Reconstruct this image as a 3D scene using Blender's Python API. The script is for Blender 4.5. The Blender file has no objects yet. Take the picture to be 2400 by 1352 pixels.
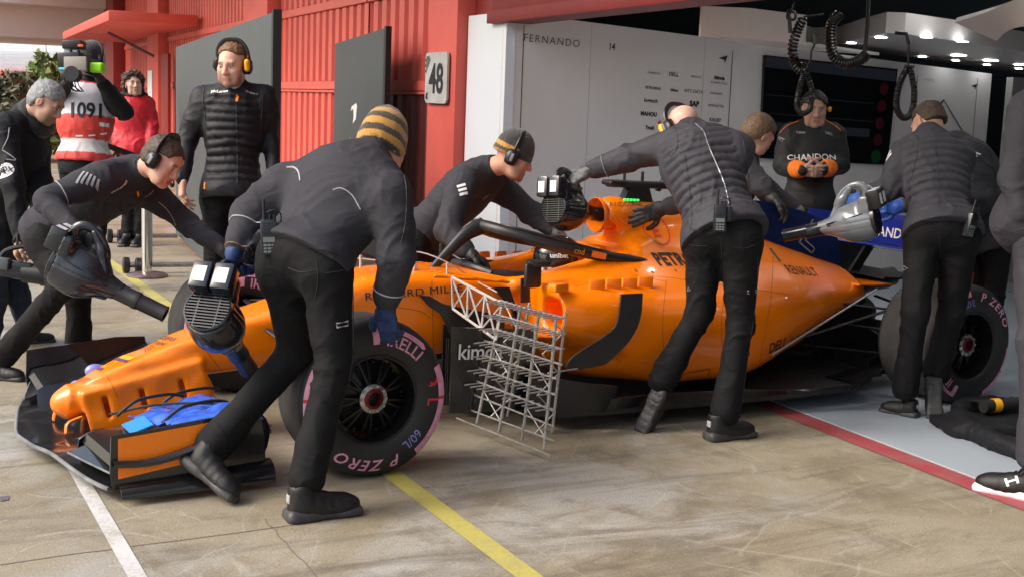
import bpy, bmesh, math, random
import numpy as np
from mathutils import Vector, Matrix
from mathutils.bvhtree import BVHTree
C = bpy.context.scene.collection
SC = bpy.context.scene
PI = math.pi
random.seed(4); rng = np.random.default_rng(4)
# ---------------------------------------------------------------- camera
F_PX, PW, PH = 3001.36, 2400., 1352.
CAM = np.array([-2.1558, -5.7343, 1.5634]); YAW, PITCH, ROLL = .53151, .142275, .037070
def _basis():
    cy, sy = math.cos(YAW), math.sin(YAW)
    f = np.array([sy*math.cos(PITCH), cy*math.cos(PITCH), -math.sin(PITCH)])
    r = np.array([cy, -sy, 0.]); u = np.cross(r, f)
    return math.cos(ROLL)*r+math.sin(ROLL)*u, -math.sin(ROLL)*r+math.cos(ROLL)*u, f
CR, CU, CF = _basis()
cd = bpy.data.cameras.new('camera'); cam = bpy.data.objects.new('camera', cd); C.objects.link(cam)
cam.matrix_world = Matrix(((CR[0], CU[0], -CF[0], CAM[0]), (CR[1], CU[1], -CF[1], CAM[1]), (CR[2], CU[2], -CF[2], CAM[2]), (0, 0, 0, 1)))
cd.sensor_width = 36; cd.lens = F_PX/PW*36; cd.clip_start = .05; cd.clip_end = 3000
SC.camera = cam
# ---------------------------------------------------------------- sky, sun, exposure
SUN_AZ = np.array([-.88, .18]); SUN_EL = math.radians(44)
w = bpy.data.worlds.new('World'); SC.world = w; w.use_nodes = True
nt = w.node_tree; sky = nt.nodes.new('ShaderNodeTexSky'); sky.sky_type = 'NISHITA'; sky.sun_disc = False
sky.sun_elevation = SUN_EL; sky.sun_rotation = math.atan2(SUN_AZ[0], SUN_AZ[1])
sky.dust_density = 5; sky.air_density = 1.2; sky.ozone_density = .6
nt.links.new(sky.outputs[0], nt.nodes['Background'].inputs[0]); nt.nodes['Background'].inputs[1].default_value = .16
sl = bpy.data.lights.new('sun', 'SUN'); sl.energy = 1.15; sl.angle = math.radians(28); sl.color = (1, .975, .94)
so = bpy.data.objects.new('sun', sl); C.objects.link(so)
_a = SUN_AZ/np.linalg.norm(SUN_AZ)
_sd = Vector((_a[0]*math.cos(SUN_EL), _a[1]*math.cos(SUN_EL), math.sin(SUN_EL)))
so.rotation_euler = _sd.to_track_quat('Z', 'Y').to_euler(); so.location = _sd*30
SC.view_settings.view_transform = 'Standard'; SC.view_settings.look = 'None'
SC.view_settings.exposure = .74; SC.view_settings.gamma = 1
# ---------------------------------------------------------------- pixel of the photo (2400 wide) -> point in the place
def ray(x, y): return CF+CR*(x-PW/2)/F_PX-CU*(y-PH/2)/F_PX
def at(x, y, d): return CAM+ray(x, y)*d
def atY(x, y, Y): d = ray(x, y); return CAM+d*(Y-CAM[1])/d[1]
def gnd(x, y, z=0.): d = ray(x, y); return CAM+d*(z-CAM[2])/d[2]
def depth(P): return float((np.asarray(P)-CAM)@CF)
def V(*a): return np.array(a, float)
def unit(v): v = np.asarray(v, float); return v/(np.linalg.norm(v)+1e-12)
FD = V(.12, .993, 0); FN = V(.993, -.12, 0); FP = V(2.57, 0, 0)       # the garage front: direction, inward normal, a point
def onfac(x, y, off=0.):
    d = ray(x, y); t = ((FP-CAM)@FN+off)/(d@FN); Q = CAM+d*t
    return float((Q-FP)@FD), float(Q[2])
def fac(s, off, z): P = FP+FD*s+FN*off; return V(P[0], P[1], z)
# ---------------------------------------------------------------- objects
def tag(o, label=None, cat=None, group=None, kind=None):
    for k, v in (('label', label), ('category', cat), ('group', group), ('kind', kind)):
        if v: o[k] = v
    return o
def empty(name, loc, label, cat, group=None):
    o = bpy.data.objects.new(name, None); o.empty_display_size = .1; C.objects.link(o); o.location = loc
    return tag(o, label, cat, group)
def base_of(o):
    p = Vector((0, 0, 0))
    while o is not None: p = p+o.location; o = o.parent
    return np.array(p)
def mesh(name, vs, fs, mat, parent=None, smooth=True, local=False, loc=None, cols=None, auto=None):
    """ONE mesh object from points given in the place's own coordinates (local=True: already relative to the parent)"""
    vs = np.asarray(vs, float)
    b = np.zeros(3)
    if parent is not None and not local: b = base_of(parent)
    if parent is None and loc is not None: b = np.asarray(loc, float)
    me = bpy.data.meshes.new(name)
    me.from_pydata((vs-b).tolist(), [], fs.tolist() if hasattr(fs, 'tolist') else fs); me.update()
    if smooth: me.polygons.foreach_set('use_smooth', [True]*len(me.polygons))
    if auto: me.set_sharp_from_angle(angle=math.radians(auto))
    for m in (mat if isinstance(mat, (list, tuple)) else [mat]): me.materials.append(m)
    if cols is not None:
        ca = me.color_attributes.new('Col', 'FLOAT_COLOR', 'POINT')
        ca.data.foreach_set('color', np.c_[cols, np.ones(len(cols))].astype(np.float32).ravel())
    o = bpy.data.objects.new(name, me); C.objects.link(o)
    if parent is not None: o.parent = parent
    else: o.location = b
    return o
class MB:
    """collects simple shapes into one mesh"""
    def __init__(s): s.v = []; s.f = []; s.n = 0
    def add(s, vs, fs):
        vs = np.asarray(vs, float); s.v.append(vs); n = s.n
        s.f += [[i+n for i in q] for q in (fs.tolist() if hasattr(fs, 'tolist') else fs)]; s.n += len(vs); return s
    def box(s, c, ax, half, bev=0.):
        """axes ax = rows; bevelled box"""
        ax = np.asarray(ax, float); bm = bmesh.new(); bmesh.ops.create_cube(bm, size=2)
        for q in bm.verts: q.co = Vector((q.co.x*half[0], q.co.y*half[1], q.co.z*half[2]))
        if bev > 0: bmesh.ops.bevel(bm, geom=bm.edges[:], offset=bev, segments=2, affect='EDGES', profile=.5)
        vs = np.array([q.co for q in bm.verts]); bm.verts.index_update(); fs = [[q.index for q in f.verts] for f in bm.faces]; bm.free()
        return s.add(vs@ax+np.asarray(c, float), fs)
    def abox(s, lo, hi, bev=0.): lo, hi = np.array(lo, float), np.array(hi, float); return s.box((lo+hi)/2, np.eye(3), (hi-lo)/2, bev)
    def tube(s, pts, rad, n=8, cap=True, flat=1., up=None, closed=False):
        pts = [np.asarray(p, float) for p in pts]; m = len(pts)
        rad = [rad]*m if np.isscalar(rad) else list(rad)
        u0 = None; vs = []
        for i in range(m):
            t = unit(pts[(i+1) % m]-pts[i-1]) if (closed or 0 < i < m-1) else (unit(pts[1]-pts[0]) if i == 0 else unit(pts[-1]-pts[-2]))
            if up is not None: u = np.asarray(up, float)
            else: u = u0 if u0 is not None else (V(0, 0, 1) if abs(t[2]) < .9 else V(1, 0, 0))
            u = unit(u-t*(u@t)); u0 = u; b = np.cross(t, u)
            for k in range(n):
                a = 2*PI*k/n; vs.append(pts[i]+(u*math.cos(a)*flat+b*math.sin(a))*rad[i])
        fs = [[i*n+k, i*n+(k+1) % n, (i+1)*n+(k+1) % n, (i+1)*n+k] for i in range(m-1) for k in range(n)]
        if closed: fs += [[(m-1)*n+k, (m-1)*n+(k+1) % n, (k+1) % n, k] for k in range(n)]
        elif cap: fs += [list(range(n))[::-1], [(m-1)*n+k for k in range(n)]]
        return s.add(vs, fs)
    def lathe(s, prof, o, axis, n=48, closed=False, arc=None):
        """profile (r, h) turned about axis through o"""
        a = unit(axis); u = unit(np.cross(a, V(0, 0, 1)) if abs(a[2]) < .9 else V(1, 0, 0)); b = np.cross(a, u); m = len(prof)
        vs = [np.asarray(o, float)+a*h+(u*math.cos(2*PI*k/n)+b*math.sin(2*PI*k/n))*r for r, h in prof for k in range(n)]
        fs = [[i*n+k, i*n+(k+1) % n, (i+1)*n+(k+1) % n, (i+1)*n+k] for i in range(m-1) for k in range(n)]
        if closed: fs += [[(m-1)*n+k, (m-1)*n+(k+1) % n, (k+1) % n, k] for k in range(n)]
        return s.add(vs, fs)
    def prism(s, poly, n, bev=0.):
        """polygon (3D points) given the thickness vector n, both faces and the rim"""
        p = np.asarray(poly, float); m = len(p); n = np.asarray(n, float)
        fs = [list(range(m))[::-1], [m+i for i in range(m)]]+[[i, (i+1) % m, m+(i+1) % m, m+i] for i in range(m)]
        return s.add(np.vstack([p, p+n]), fs)
    def sheet(s, rows, thick):
        """grid of points rows[i][j] thickened along its own normals"""
        g = np.asarray(rows, float); a, b = g.shape[:2]
        du = np.gradient(g, axis=0); dv = np.gradient(g, axis=1); nn = np.cross(du, dv); nn /= np.linalg.norm(nn, axis=2, keepdims=True)+1e-9
        t = (g-nn*thick/2).reshape(-1, 3); q = (g+nn*thick/2).reshape(-1, 3); N = a*b; fs = []
        for i in range(a-1):
            for j in range(b-1):
                k = [i*b+j, (i+1)*b+j, (i+1)*b+j+1, i*b+j+1]; fs.append(k[::-1]); fs.append([N+x for x in k])
        rim = [i*b for i in range(a)]+[(a-1)*b+j for j in range(1, b)]+[i*b+b-1 for i in range(a-2, -1, -1)]+[j for j in range(b-2, 0, -1)]
        for i in range(len(rim)): x, y = rim[i], rim[(i+1) % len(rim)]; fs.append([x, y, N+y, N+x])
        return s.add(np.vstack([t, q]), fs)
    def build(s, name, mat, parent=None, smooth=True, auto=35, **k):
        return mesh(name, np.vstack(s.v), s.f, mat, parent, smooth, auto=auto if smooth else None, **k)
def spline(P, n):
    """Catmull-Rom through the points P"""
    P = np.asarray(P, float); Q = np.vstack([2*P[0]-P[1], P, 2*P[-1]-P[-2]]); out = []
    for t in np.linspace(0, len(P)-1-1e-9, n):
        i = int(t); f = t-i; a, b, c, d = Q[i:i+4]
        out.append(.5*(2*b+(c-a)*f+(2*a-5*b+4*c-d)*f*f+(3*b-a-3*c+d)*f**3))
    return np.array(out)
# ---------------------------------------------------------------- implicit shapes: smooth unions meshed by surface nets
class SDF:
    def __init__(s, h): s.h = h; s.ops = []; s.lo = np.full(3, 1e9); s.hi = -s.lo
    def _bb(s, lo, hi, sub):
        if not sub: s.lo = np.minimum(s.lo, lo); s.hi = np.maximum(s.hi, hi)
    def cone(s, a, b, ra, rb, k=.03, sub=False):
        a, b = np.asarray(a, float), np.asarray(b, float); m = max(ra, rb); lo, hi = np.minimum(a, b)-m, np.maximum(a, b)+m; s._bb(lo, hi, sub)
        ba = b-a; L = max(ba@ba, 1e-9)
        def f(p):
            q = p-a; t = np.clip((q@ba)/L, 0, 1); return np.linalg.norm(q-t[..., None]*ba, axis=-1)-(ra+(rb-ra)*t)
        s.ops.append((f, lo, hi, k, sub)); return s
    def ell(s, c, r, ax=None, k=.03, sub=False):
        c = np.asarray(c, float); r = np.asarray(r, float); ax = np.eye(3) if ax is None else np.asarray(ax, float)
        e = np.sqrt(((ax*r[:, None])**2).sum(0)); s._bb(c-e, c+e, sub); lo, hi = c-e, c+e
        def f(p):
            q = (p-c)@ax.T; k0 = np.linalg.norm(q/r, axis=-1); k1 = np.linalg.norm(q/r**2, axis=-1); return k0*(k0-1)/np.maximum(k1, 1e-6)
        s.ops.append((f, lo, hi, k, sub)); return s
    def box(s, c, half, ax=None, rd=.01, k=.02, sub=False):
        c = np.asarray(c, float); half = np.asarray(half, float); ax = np.eye(3) if ax is None else np.asarray(ax, float)
        e = (abs(ax)*half[:, None]).sum(0); s._bb(c-e, c+e, sub); lo, hi = c-e, c+e
        def f(p):
            q = abs((p-c)@ax.T)-half+rd; return np.linalg.norm(np.maximum(q, 0), axis=-1)+np.minimum(q.max(-1), 0)-rd
        s.ops.append((f, lo, hi, k, sub)); return s
    def func(s, f, lo, hi, k=.02, sub=False):
        lo, hi = np.array(lo, float), np.array(hi, float); s._bb(lo, hi, sub); s.ops.append((f, lo, hi, k, sub)); return s
    def mesh(s, clip=None, post=None, smooth=0):
        h = s.h; lo = s.lo-3*h; hi = s.hi+3*h
        n = np.ceil((hi-lo)/h).astype(int)+1; cap = .12
        F = np.full(n, cap, np.float32); ax = [lo[i]+h*np.arange(n[i]) for i in range(3)]
        for f, a, b, k, sub in s.ops:
            m = k+3*h+.03
            i0 = np.clip(np.floor((a-m-lo)/h).astype(int), 0, n); i1 = np.clip(np.ceil((b+m-lo)/h).astype(int)+1, 0, n)
            if (i1 <= i0).any(): continue
            sl = tuple(slice(i0[i], i1[i]) for i in range(3))
            P = np.stack(np.meshgrid(*[ax[i][sl[i]] for i in range(3)], indexing='ij'), -1)
            d = f(P).astype(np.float32); G = F[sl]
            if sub: d = -d; hh = np.maximum(k-abs(G-d), 0)/max(k, 1e-6); F[sl] = np.maximum(G, d)+hh*hh*k/4
            else: hh = np.maximum(k-abs(G-d), 0)/max(k, 1e-6); F[sl] = np.minimum(G, d)-hh*hh*k/4
        if clip is not None:
            P = np.stack(np.meshgrid(*ax, indexing='ij'), -1); F = np.maximum(F, clip(P).astype(np.float32))
        vs, fs = nets(F, lo, h)
        for _ in range(smooth): vs = laplace(vs, fs)
        return vs, fs
def laplace(vs, fs, w=.5):
    acc = np.zeros_like(vs); cnt = np.zeros(len(vs))
    for i in range(4):
        a, b = fs[:, i], fs[:, (i+1) % 4]; np.add.at(acc, a, vs[b]); np.add.at(acc, b, vs[a]); np.add.at(cnt, a, 1); np.add.at(cnt, b, 1)
    return vs*(1-w)+w*acc/np.maximum(cnt, 1)[:, None]
def nets(F, lo, h):
    S = F < 0; n = np.array(F.shape)
    c = [(i, j, k) for i in (0, 1) for j in (0, 1) for k in (0, 1)]
    cnt = sum(S[i:n[0]-1+i, j:n[1]-1+j, k:n[2]-1+k].astype(np.int8) for i, j, k in c)
    I = np.argwhere((cnt > 0) & (cnt < 8)); idx = np.full(n-1, -1, np.int64); idx[tuple(I.T)] = np.arange(len(I))
    val = np.stack([F[I[:, 0]+i, I[:, 1]+j, I[:, 2]+k] for i, j, k in c], 1); cc = np.array(c, float)
    acc = np.zeros((len(I), 3)); m = np.zeros(len(I))
    for a in range(8):
        for b in range(a+1, 8):
            if abs(cc[a]-cc[b]).sum() != 1: continue
            x = (val[:, a] < 0) != (val[:, b] < 0); t = val[:, a]/np.where(x, val[:, a]-val[:, b], 1)
            acc += np.where(x[:, None], cc[a]+t[:, None]*(cc[b]-cc[a]), 0); m += x
    vs = lo+h*(I+acc/m[:, None]); Q = []
    for d in range(3):
        e, g = [(1, 2), (2, 0), (0, 1)][d]
        A = np.moveaxis(S, (d, e, g), (0, 1, 2)); J = np.moveaxis(idx, (d, e, g), (0, 1, 2))
        X = A[:-1, 1:-1, 1:-1] != A[1:, 1:-1, 1:-1]; K = np.argwhere(X); i, j, k = K[:, 0], K[:, 1]+1, K[:, 2]+1
        q = np.stack([J[i, j-1, k-1], J[i, j, k-1], J[i, j, k], J[i, j-1, k]], 1); fl = A[i, j, k]
        q[~fl] = q[~fl][:, ::-1]; Q.append(q)
    return vs, np.vstack(Q)
def vnoise(P, seed=0):
    """smooth 3D value noise, -1..1"""
    P = np.asarray(P, float); I = np.floor(P).astype(np.int64); f = P-I; f = f*f*(3-2*f); out = 0
    def hsh(a): x = (a[:, 0]*374761393+a[:, 1]*668265263+a[:, 2]*2147483647+seed*974711) & 0xffffffff; x = ((x ^ (x >> 13))*1274126177) & 0xffffffff; return ((x ^ (x >> 16)) & 0xffff)/32767.5-1
    for i in (0, 1):
        for j in (0, 1):
            for k in (0, 1):
                out = out+hsh(I+np.array([i, j, k]))*abs(1-i-f[:, 0])*abs(1-j-f[:, 1])*abs(1-k-f[:, 2])
    return out
def normals(vs, fs):
    n = np.cross(vs[fs[:, 2]]-vs[fs[:, 0]], vs[fs[:, 3]]-vs[fs[:, 1]]); o = np.zeros_like(vs)
    for i in range(4): np.add.at(o, fs[:, i], n)
    return o/(np.linalg.norm(o, axis=1, keepdims=True)+1e-12)
# ---------------------------------------------------------------- materials
MATS = {}
def mat(name, col, rough=.5, metal=0., coat=0., bump=0., bscale=60., var=0., vscale=4., spec=.5, emit=None, es=0., vcol=False, sheen=0., rvar=0., aniso=None, trans=0., fold=0.):
    if name in MATS: return MATS[name]
    m = bpy.data.materials.new(name); m.use_nodes = True; N = m.node_tree.nodes; L = m.node_tree.links; b = N['Principled BSDF']
    b.inputs['Base Color'].default_value = (*col, 1); b.inputs['Roughness'].default_value = rough; b.inputs['Metallic'].default_value = metal
    b.inputs['Coat Weight'].default_value = coat; b.inputs['Coat Roughness'].default_value = .06; b.inputs['Specular IOR Level'].default_value = spec
    if sheen: b.inputs['Sheen Weight'].default_value = sheen; b.inputs['Sheen Roughness'].default_value = .5
    if trans: b.inputs['Transmission Weight'].default_value = trans
    tc = N.new('ShaderNodeTexCoord')
    src = None
    if vcol:
        a = N.new('ShaderNodeVertexColor'); a.layer_name = 'Col'; src = a.outputs[0]; L.new(src, b.inputs['Base Color'])
    if var:
        no = N.new('ShaderNodeTexNoise'); no.inputs['Scale'].default_value = vscale; no.inputs['Detail'].default_value = 6; L.new(tc.outputs['Object'], no.inputs['Vector'])
        mx = N.new('ShaderNodeMix'); mx.data_type = 'RGBA'; mx.blend_type = 'MULTIPLY'; mx.inputs[0].default_value = 1
        rp = N.new('ShaderNodeMapRange'); rp.inputs[1].default_value = .3; rp.inputs[2].default_value = .7; rp.inputs[3].default_value = 1-var; rp.inputs[4].default_value = 1+var
        L.new(no.outputs[0], rp.inputs[0]); L.new(rp.outputs[0], mx.inputs[7])
        if src is not None: L.new(src, mx.inputs[6])
        else: mx.inputs[6].default_value = (*col, 1)
        L.new(mx.outputs[2], b.inputs['Base Color'])
        if rvar:
            r2 = N.new('ShaderNodeMapRange'); r2.inputs[1].default_value = .3; r2.inputs[2].default_value = .7; r2.inputs[3].default_value = max(rough-rvar, .02); r2.inputs[4].default_value = rough+rvar
            L.new(no.outputs[0], r2.inputs[0]); L.new(r2.outputs[0], b.inputs['Roughness'])
    if bump:
        n2 = N.new('ShaderNodeTexNoise'); n2.inputs['Scale'].default_value = bscale; n2.inputs['Detail'].default_value = 5; L.new(tc.outputs['Object'], n2.inputs['Vector'])
        bp = N.new('ShaderNodeBump'); bp.inputs['Strength'].default_value = bump; bp.inputs['Distance'].default_value = .004; L.new(n2.outputs[0], bp.inputs['Height']); L.new(bp.outputs[0], b.inputs['Normal'])
        if fold:
            n3 = N.new('ShaderNodeTexNoise'); n3.noise_type = 'RIDGED_MULTIFRACTAL'; n3.inputs['Scale'].default_value = 12; n3.inputs['Detail'].default_value = 3; n3.inputs['Distortion'].default_value = 1.2; mp = N.new('ShaderNodeMapping'); mp.inputs['Scale'].default_value = (.8, .8, 1.5); L.new(tc.outputs['Object'], mp.inputs[0]); L.new(mp.outputs[0], n3.inputs['Vector'])
            b2 = N.new('ShaderNodeBump'); b2.inputs['Strength'].default_value = .45*fold; b2.inputs['Distance'].default_value = .010; L.new(n3.outputs[0], b2.inputs['Height']); L.new(bp.outputs[0], b2.inputs['Normal']); L.new(b2.outputs[0], b.inputs['Normal'])
    if emit: b.inputs['Emission Color'].default_value = (*emit, 1); b.inputs['Emission Strength'].default_value = es
    MATS[name] = m; return m
M = dict(
 orange=mat('papaya paint', (.95, .215, .001), .28, coat=.35, spec=.4, bump=.015, bscale=9),
 black=mat('gloss carbon', (.012, .012, .013), .22, coat=.5, bump=.04, bscale=25),
 carbon=mat('satin carbon', (.016, .016, .018), .42, bump=.05, bscale=180, var=.2, vscale=9),
 floorc=mat('floor carbon', (.03, .027, .026), .5, var=.4, vscale=5, bump=.1, bscale=60),
 blue=mat('blue paint', (.008, .022, .26), .3, coat=.6),
 navy=mat('navy paint', (.004, .018, .10), .35, coat=.4),
 cyan=mat('light blue paint', (.03, .30, .75), .3, coat=.5),
 tyre=mat('tyre rubber', (.017, .017, .018), .62, bump=.15, bscale=120, var=.25, vscale=7),
 tread=mat('worn tread rubber', (.05, .049, .049), .8, bump=.4, bscale=90, var=.3, vscale=12),
 pink=mat('pink tyre marking', (.74, .33, .48), .6, var=.15, vscale=30),
 redmark=mat('red crayon', (.6, .03, .05), .7), violet=mat('violet chalk', (.30, .27, .62), .8),
 rim=mat('dark magnesium', (.018, .018, .02), .3, metal=.6), steel=mat('brushed steel', (.42, .41, .40), .35, metal=1., var=.2, vscale=30),
 rod=mat('bare metal rods', (.36, .35, .34), .42, metal=.5, var=.25, vscale=40), chrome=mat('polished chrome', (.75, .75, .75), .12, metal=1.),
 whitep=mat('white paint', (.78, .78, .80), .4), whitem=mat('white print', (.75, .75, .76), .6), greym=mat('grey print', (.35, .35, .37), .6),
 ink=mat('black print', (.012, .012, .014), .6), dink=mat('faded dark print', (.07, .07, .075), .6), orangeprint=mat('orange print', (.85, .22, .02), .6),
 yellow=mat('yellow plastic', (.85, .42, .01), .45), redp=mat('dark red anodised metal', (.16, .012, .014), .4, metal=.4),
 plast=mat('black plastic', (.010, .010, .012), .36, bump=.05, bscale=200), plastg=mat('dark grey plastic', (.014, .017, .023), .24, var=.1, vscale=30, coat=.3),
 silver=mat('silver grey plastic', (.17, .195, .22), .22, coat=.8), led=mat('green lamp', (.05, .4, .12), .4, emit=(.05, 1, .2), es=.7),
 jacket=mat('charcoal soft shell', (.033, .033, .041), .8, spec=.28, bump=.25, bscale=220, var=.12, vscale=5, fold=1.),
 vest=mat('charcoal quilt', (.036, .036, .046), .68, spec=.32, bump=.2, bscale=160, var=.12, vscale=5, fold=.6),
 navyv=mat('dark quilt', (.010, .0105, .014), .6, spec=.35, bump=.2, bscale=160, var=.12, vscale=5, fold=.6),
 trouser=mat('black work cloth', (.0042, .0044, .0057), .78, spec=.26, bump=.3, bscale=260, var=.18, vscale=6, fold=1.),
 jeans=mat('dark blue jeans', (.010, .018, .038), .85, bump=.4, bscale=300, var=.3, vscale=14),
 coat=mat('black padded coat', (.006, .007, .010), .7, spec=.3, bump=.3, bscale=90, fold=.8),
 shoe=mat('black shoe fabric', (.006, .006, .007), .5, spec=.5, bump=.4, bscale=240, var=.2, vscale=20), sole=mat('dark rubber sole', (.045, .045, .048), .5, bump=.3, bscale=90, var=.3, vscale=25),
 solew=mat('white foam sole', (.75, .75, .8), .5), gblue=mat('dark blue glove', (.012, .035, .13), .65, bump=.4, bscale=200, var=.25, vscale=20), gblue2=mat('bright blue glove', (.02, .09, .42), .5, bump=.3, bscale=150),
 gblack=mat('black glove', (.016, .016, .017), .55, bump=.4, bscale=200), ggrey=mat('grey black glove', (.09, .095, .10), .5, bump=.5, bscale=90, var=.7, vscale=18),
 skin=mat('skin', (.6, .3, .2), .5, vcol=True, bump=.08, bscale=150), hairb=mat('brown hair', (.06, .036, .021), .6, var=.5, vscale=90, bump=.35, bscale=160),
 hairl=mat('light brown hair', (.14, .088, .048), .65, var=.5, vscale=110, bump=.3, bscale=180), hairg=mat('grey hair', (.23, .235, .24), .6, var=.45, vscale=120, bump=.3, bscale=180), hairr=mat('ginger brown hair', (.16, .075, .032), .6, var=.4, vscale=70, bump=.7, bscale=120),
 redcoat=mat('red coat', (.55, .008, .022), .55, bump=.2, bscale=90), orangec=mat('orange cuff', (.9, .2, .01), .7, bump=.3, bscale=200), fur=mat('dark fur', (.02, .015, .012), .9, bump=1, bscale=160),
 suit=mat('black team suit', (.009, .010, .011), .7, bump=.25, bscale=200), lime=mat('lime armband', (.35, .85, .02), .6), screen=mat('monitor glass', (.006, .007, .009), .12, coat=.3),
)
def emissive(name, col, s): return mat(name, col, .5, emit=col, es=s)
# ---------------------------------------------------------------- writing: text as thin meshes laid on surfaces
def text2d(s, size=1., bold=0., shear=0., space=1., xs=1.):
    cu = bpy.data.curves.new('t', 'FONT'); cu.body = s; cu.size = size; cu.offset = bold*size; cu.shear = shear; cu.space_character = space
    cu.align_x = 'CENTER'; cu.align_y = 'CENTER'; cu.resolution_u = 3
    o = bpy.data.objects.new('t', cu); me = o.to_mesh()
    vs = np.array([q.co for q in me.vertices])[:, :2] if len(me.vertices) else np.zeros((0, 2)); fs = [list(p.vertices) for p in me.polygons]
    o.to_mesh_clear(); bpy.data.objects.remove(o); bpy.data.curves.remove(cu); vs = vs.copy()
    vs -= (vs.min(0)+vs.max(0))/2; vs[:, 0] *= xs
    return vs, fs
def refine(vs, fs, L):
    bm = bmesh.new(); bv = [bm.verts.new((x, y, 0)) for x, y in vs]
    for f in fs:
        try: bm.faces.new([bv[i] for i in f])
        except ValueError: pass
    bmesh.ops.triangulate(bm, faces=bm.faces[:])
    for _ in range(5):
        e = [e for e in bm.edges if e.calc_length() > L]
        if not e or len(bm.verts) > 6000: break
        bmesh.ops.subdivide_edges(bm, edges=e, cuts=1); bmesh.ops.triangulate(bm, faces=[f for f in bm.faces if len(f.verts) > 3])
    bm.verts.index_update(); v = np.array([q.co[:2] for q in bm.verts]); f = [[q.index for q in t.verts] for t in bm.faces]; bm.free(); return v, f
def bvh_of(o):
    me = o.data; b = base_of(o); return BVHTree.FromPolygons([Vector(b)+q.co for q in me.vertices], [list(p.vertices) for p in me.polygons])
def decal(name, shape, O, X, Y, m, parent, bvh=None, dirn=None, off=.0025, L=.03):
    """lays a 2D shape (vs, fs) at O along X, Y; with a bvh it is dropped along dirn onto that surface"""
    vs, fs = shape; X, Y = unit(X), unit(Y); Y = unit(Y-X*(X@Y)); O = np.asarray(O, float); D = unit(dirn) if dirn is not None else -np.cross(X, Y)
    if bvh is not None: vs, fs = refine(vs, fs, L)
    out = []; ok = []
    for x, y in vs:
        p = O+X*x+Y*y
        if bvh is not None:
            h = bvh.ray_cast(Vector(p-D*.25), Vector(D), .6)
            if h[0] is None: ok.append(False); out.append(p); continue
            n = h[1] if h[1].dot(Vector(D)) < 0 else -h[1]; p = np.array(h[0])+np.array(n)*off*.5-D*off*.7
        ok.append(True); out.append(p)
    fs = [f for f in fs if all(ok[i] for i in f)]
    if not fs: print('DECAL MISS', name); return None
    # face the shape outwards
    a = np.cross(out[fs[0][1]]-out[fs[0][0]], out[fs[0][2]]-out[fs[0][0]])
    if a@D > 0: fs = [f[::-1] for f in fs]
    return mesh(name, out, fs, m, parent, smooth=False)
def rect2d(w, h, n=1): return np.array([[-w/2, -h/2], [w/2, -h/2], [w/2, h/2], [-w/2, h/2]]), [[0, 1, 2, 3]]
def poly2d(p): return np.array(p, float), [list(range(len(p)))]
def merge2d(*sh):
    v = []; f = []; n = 0
    for a, b in sh: v.append(a); f += [[i+n for i in q] for q in b]; n += len(a)
    return np.vstack(v), f
def shift2d(sh, x, y): return sh[0]+np.array([x, y]), sh[1]
def disc2d(r, n=24, r0=0.):
    a = np.linspace(0, 2*PI, n, endpoint=False); o = np.c_[np.cos(a), np.sin(a)]*r
    if not r0: return o, [list(range(n))]
    return np.vstack([o, o*r0/r]), [[i, (i+1) % n, n+(i+1) % n, n+i] for i in range(n)]
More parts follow.
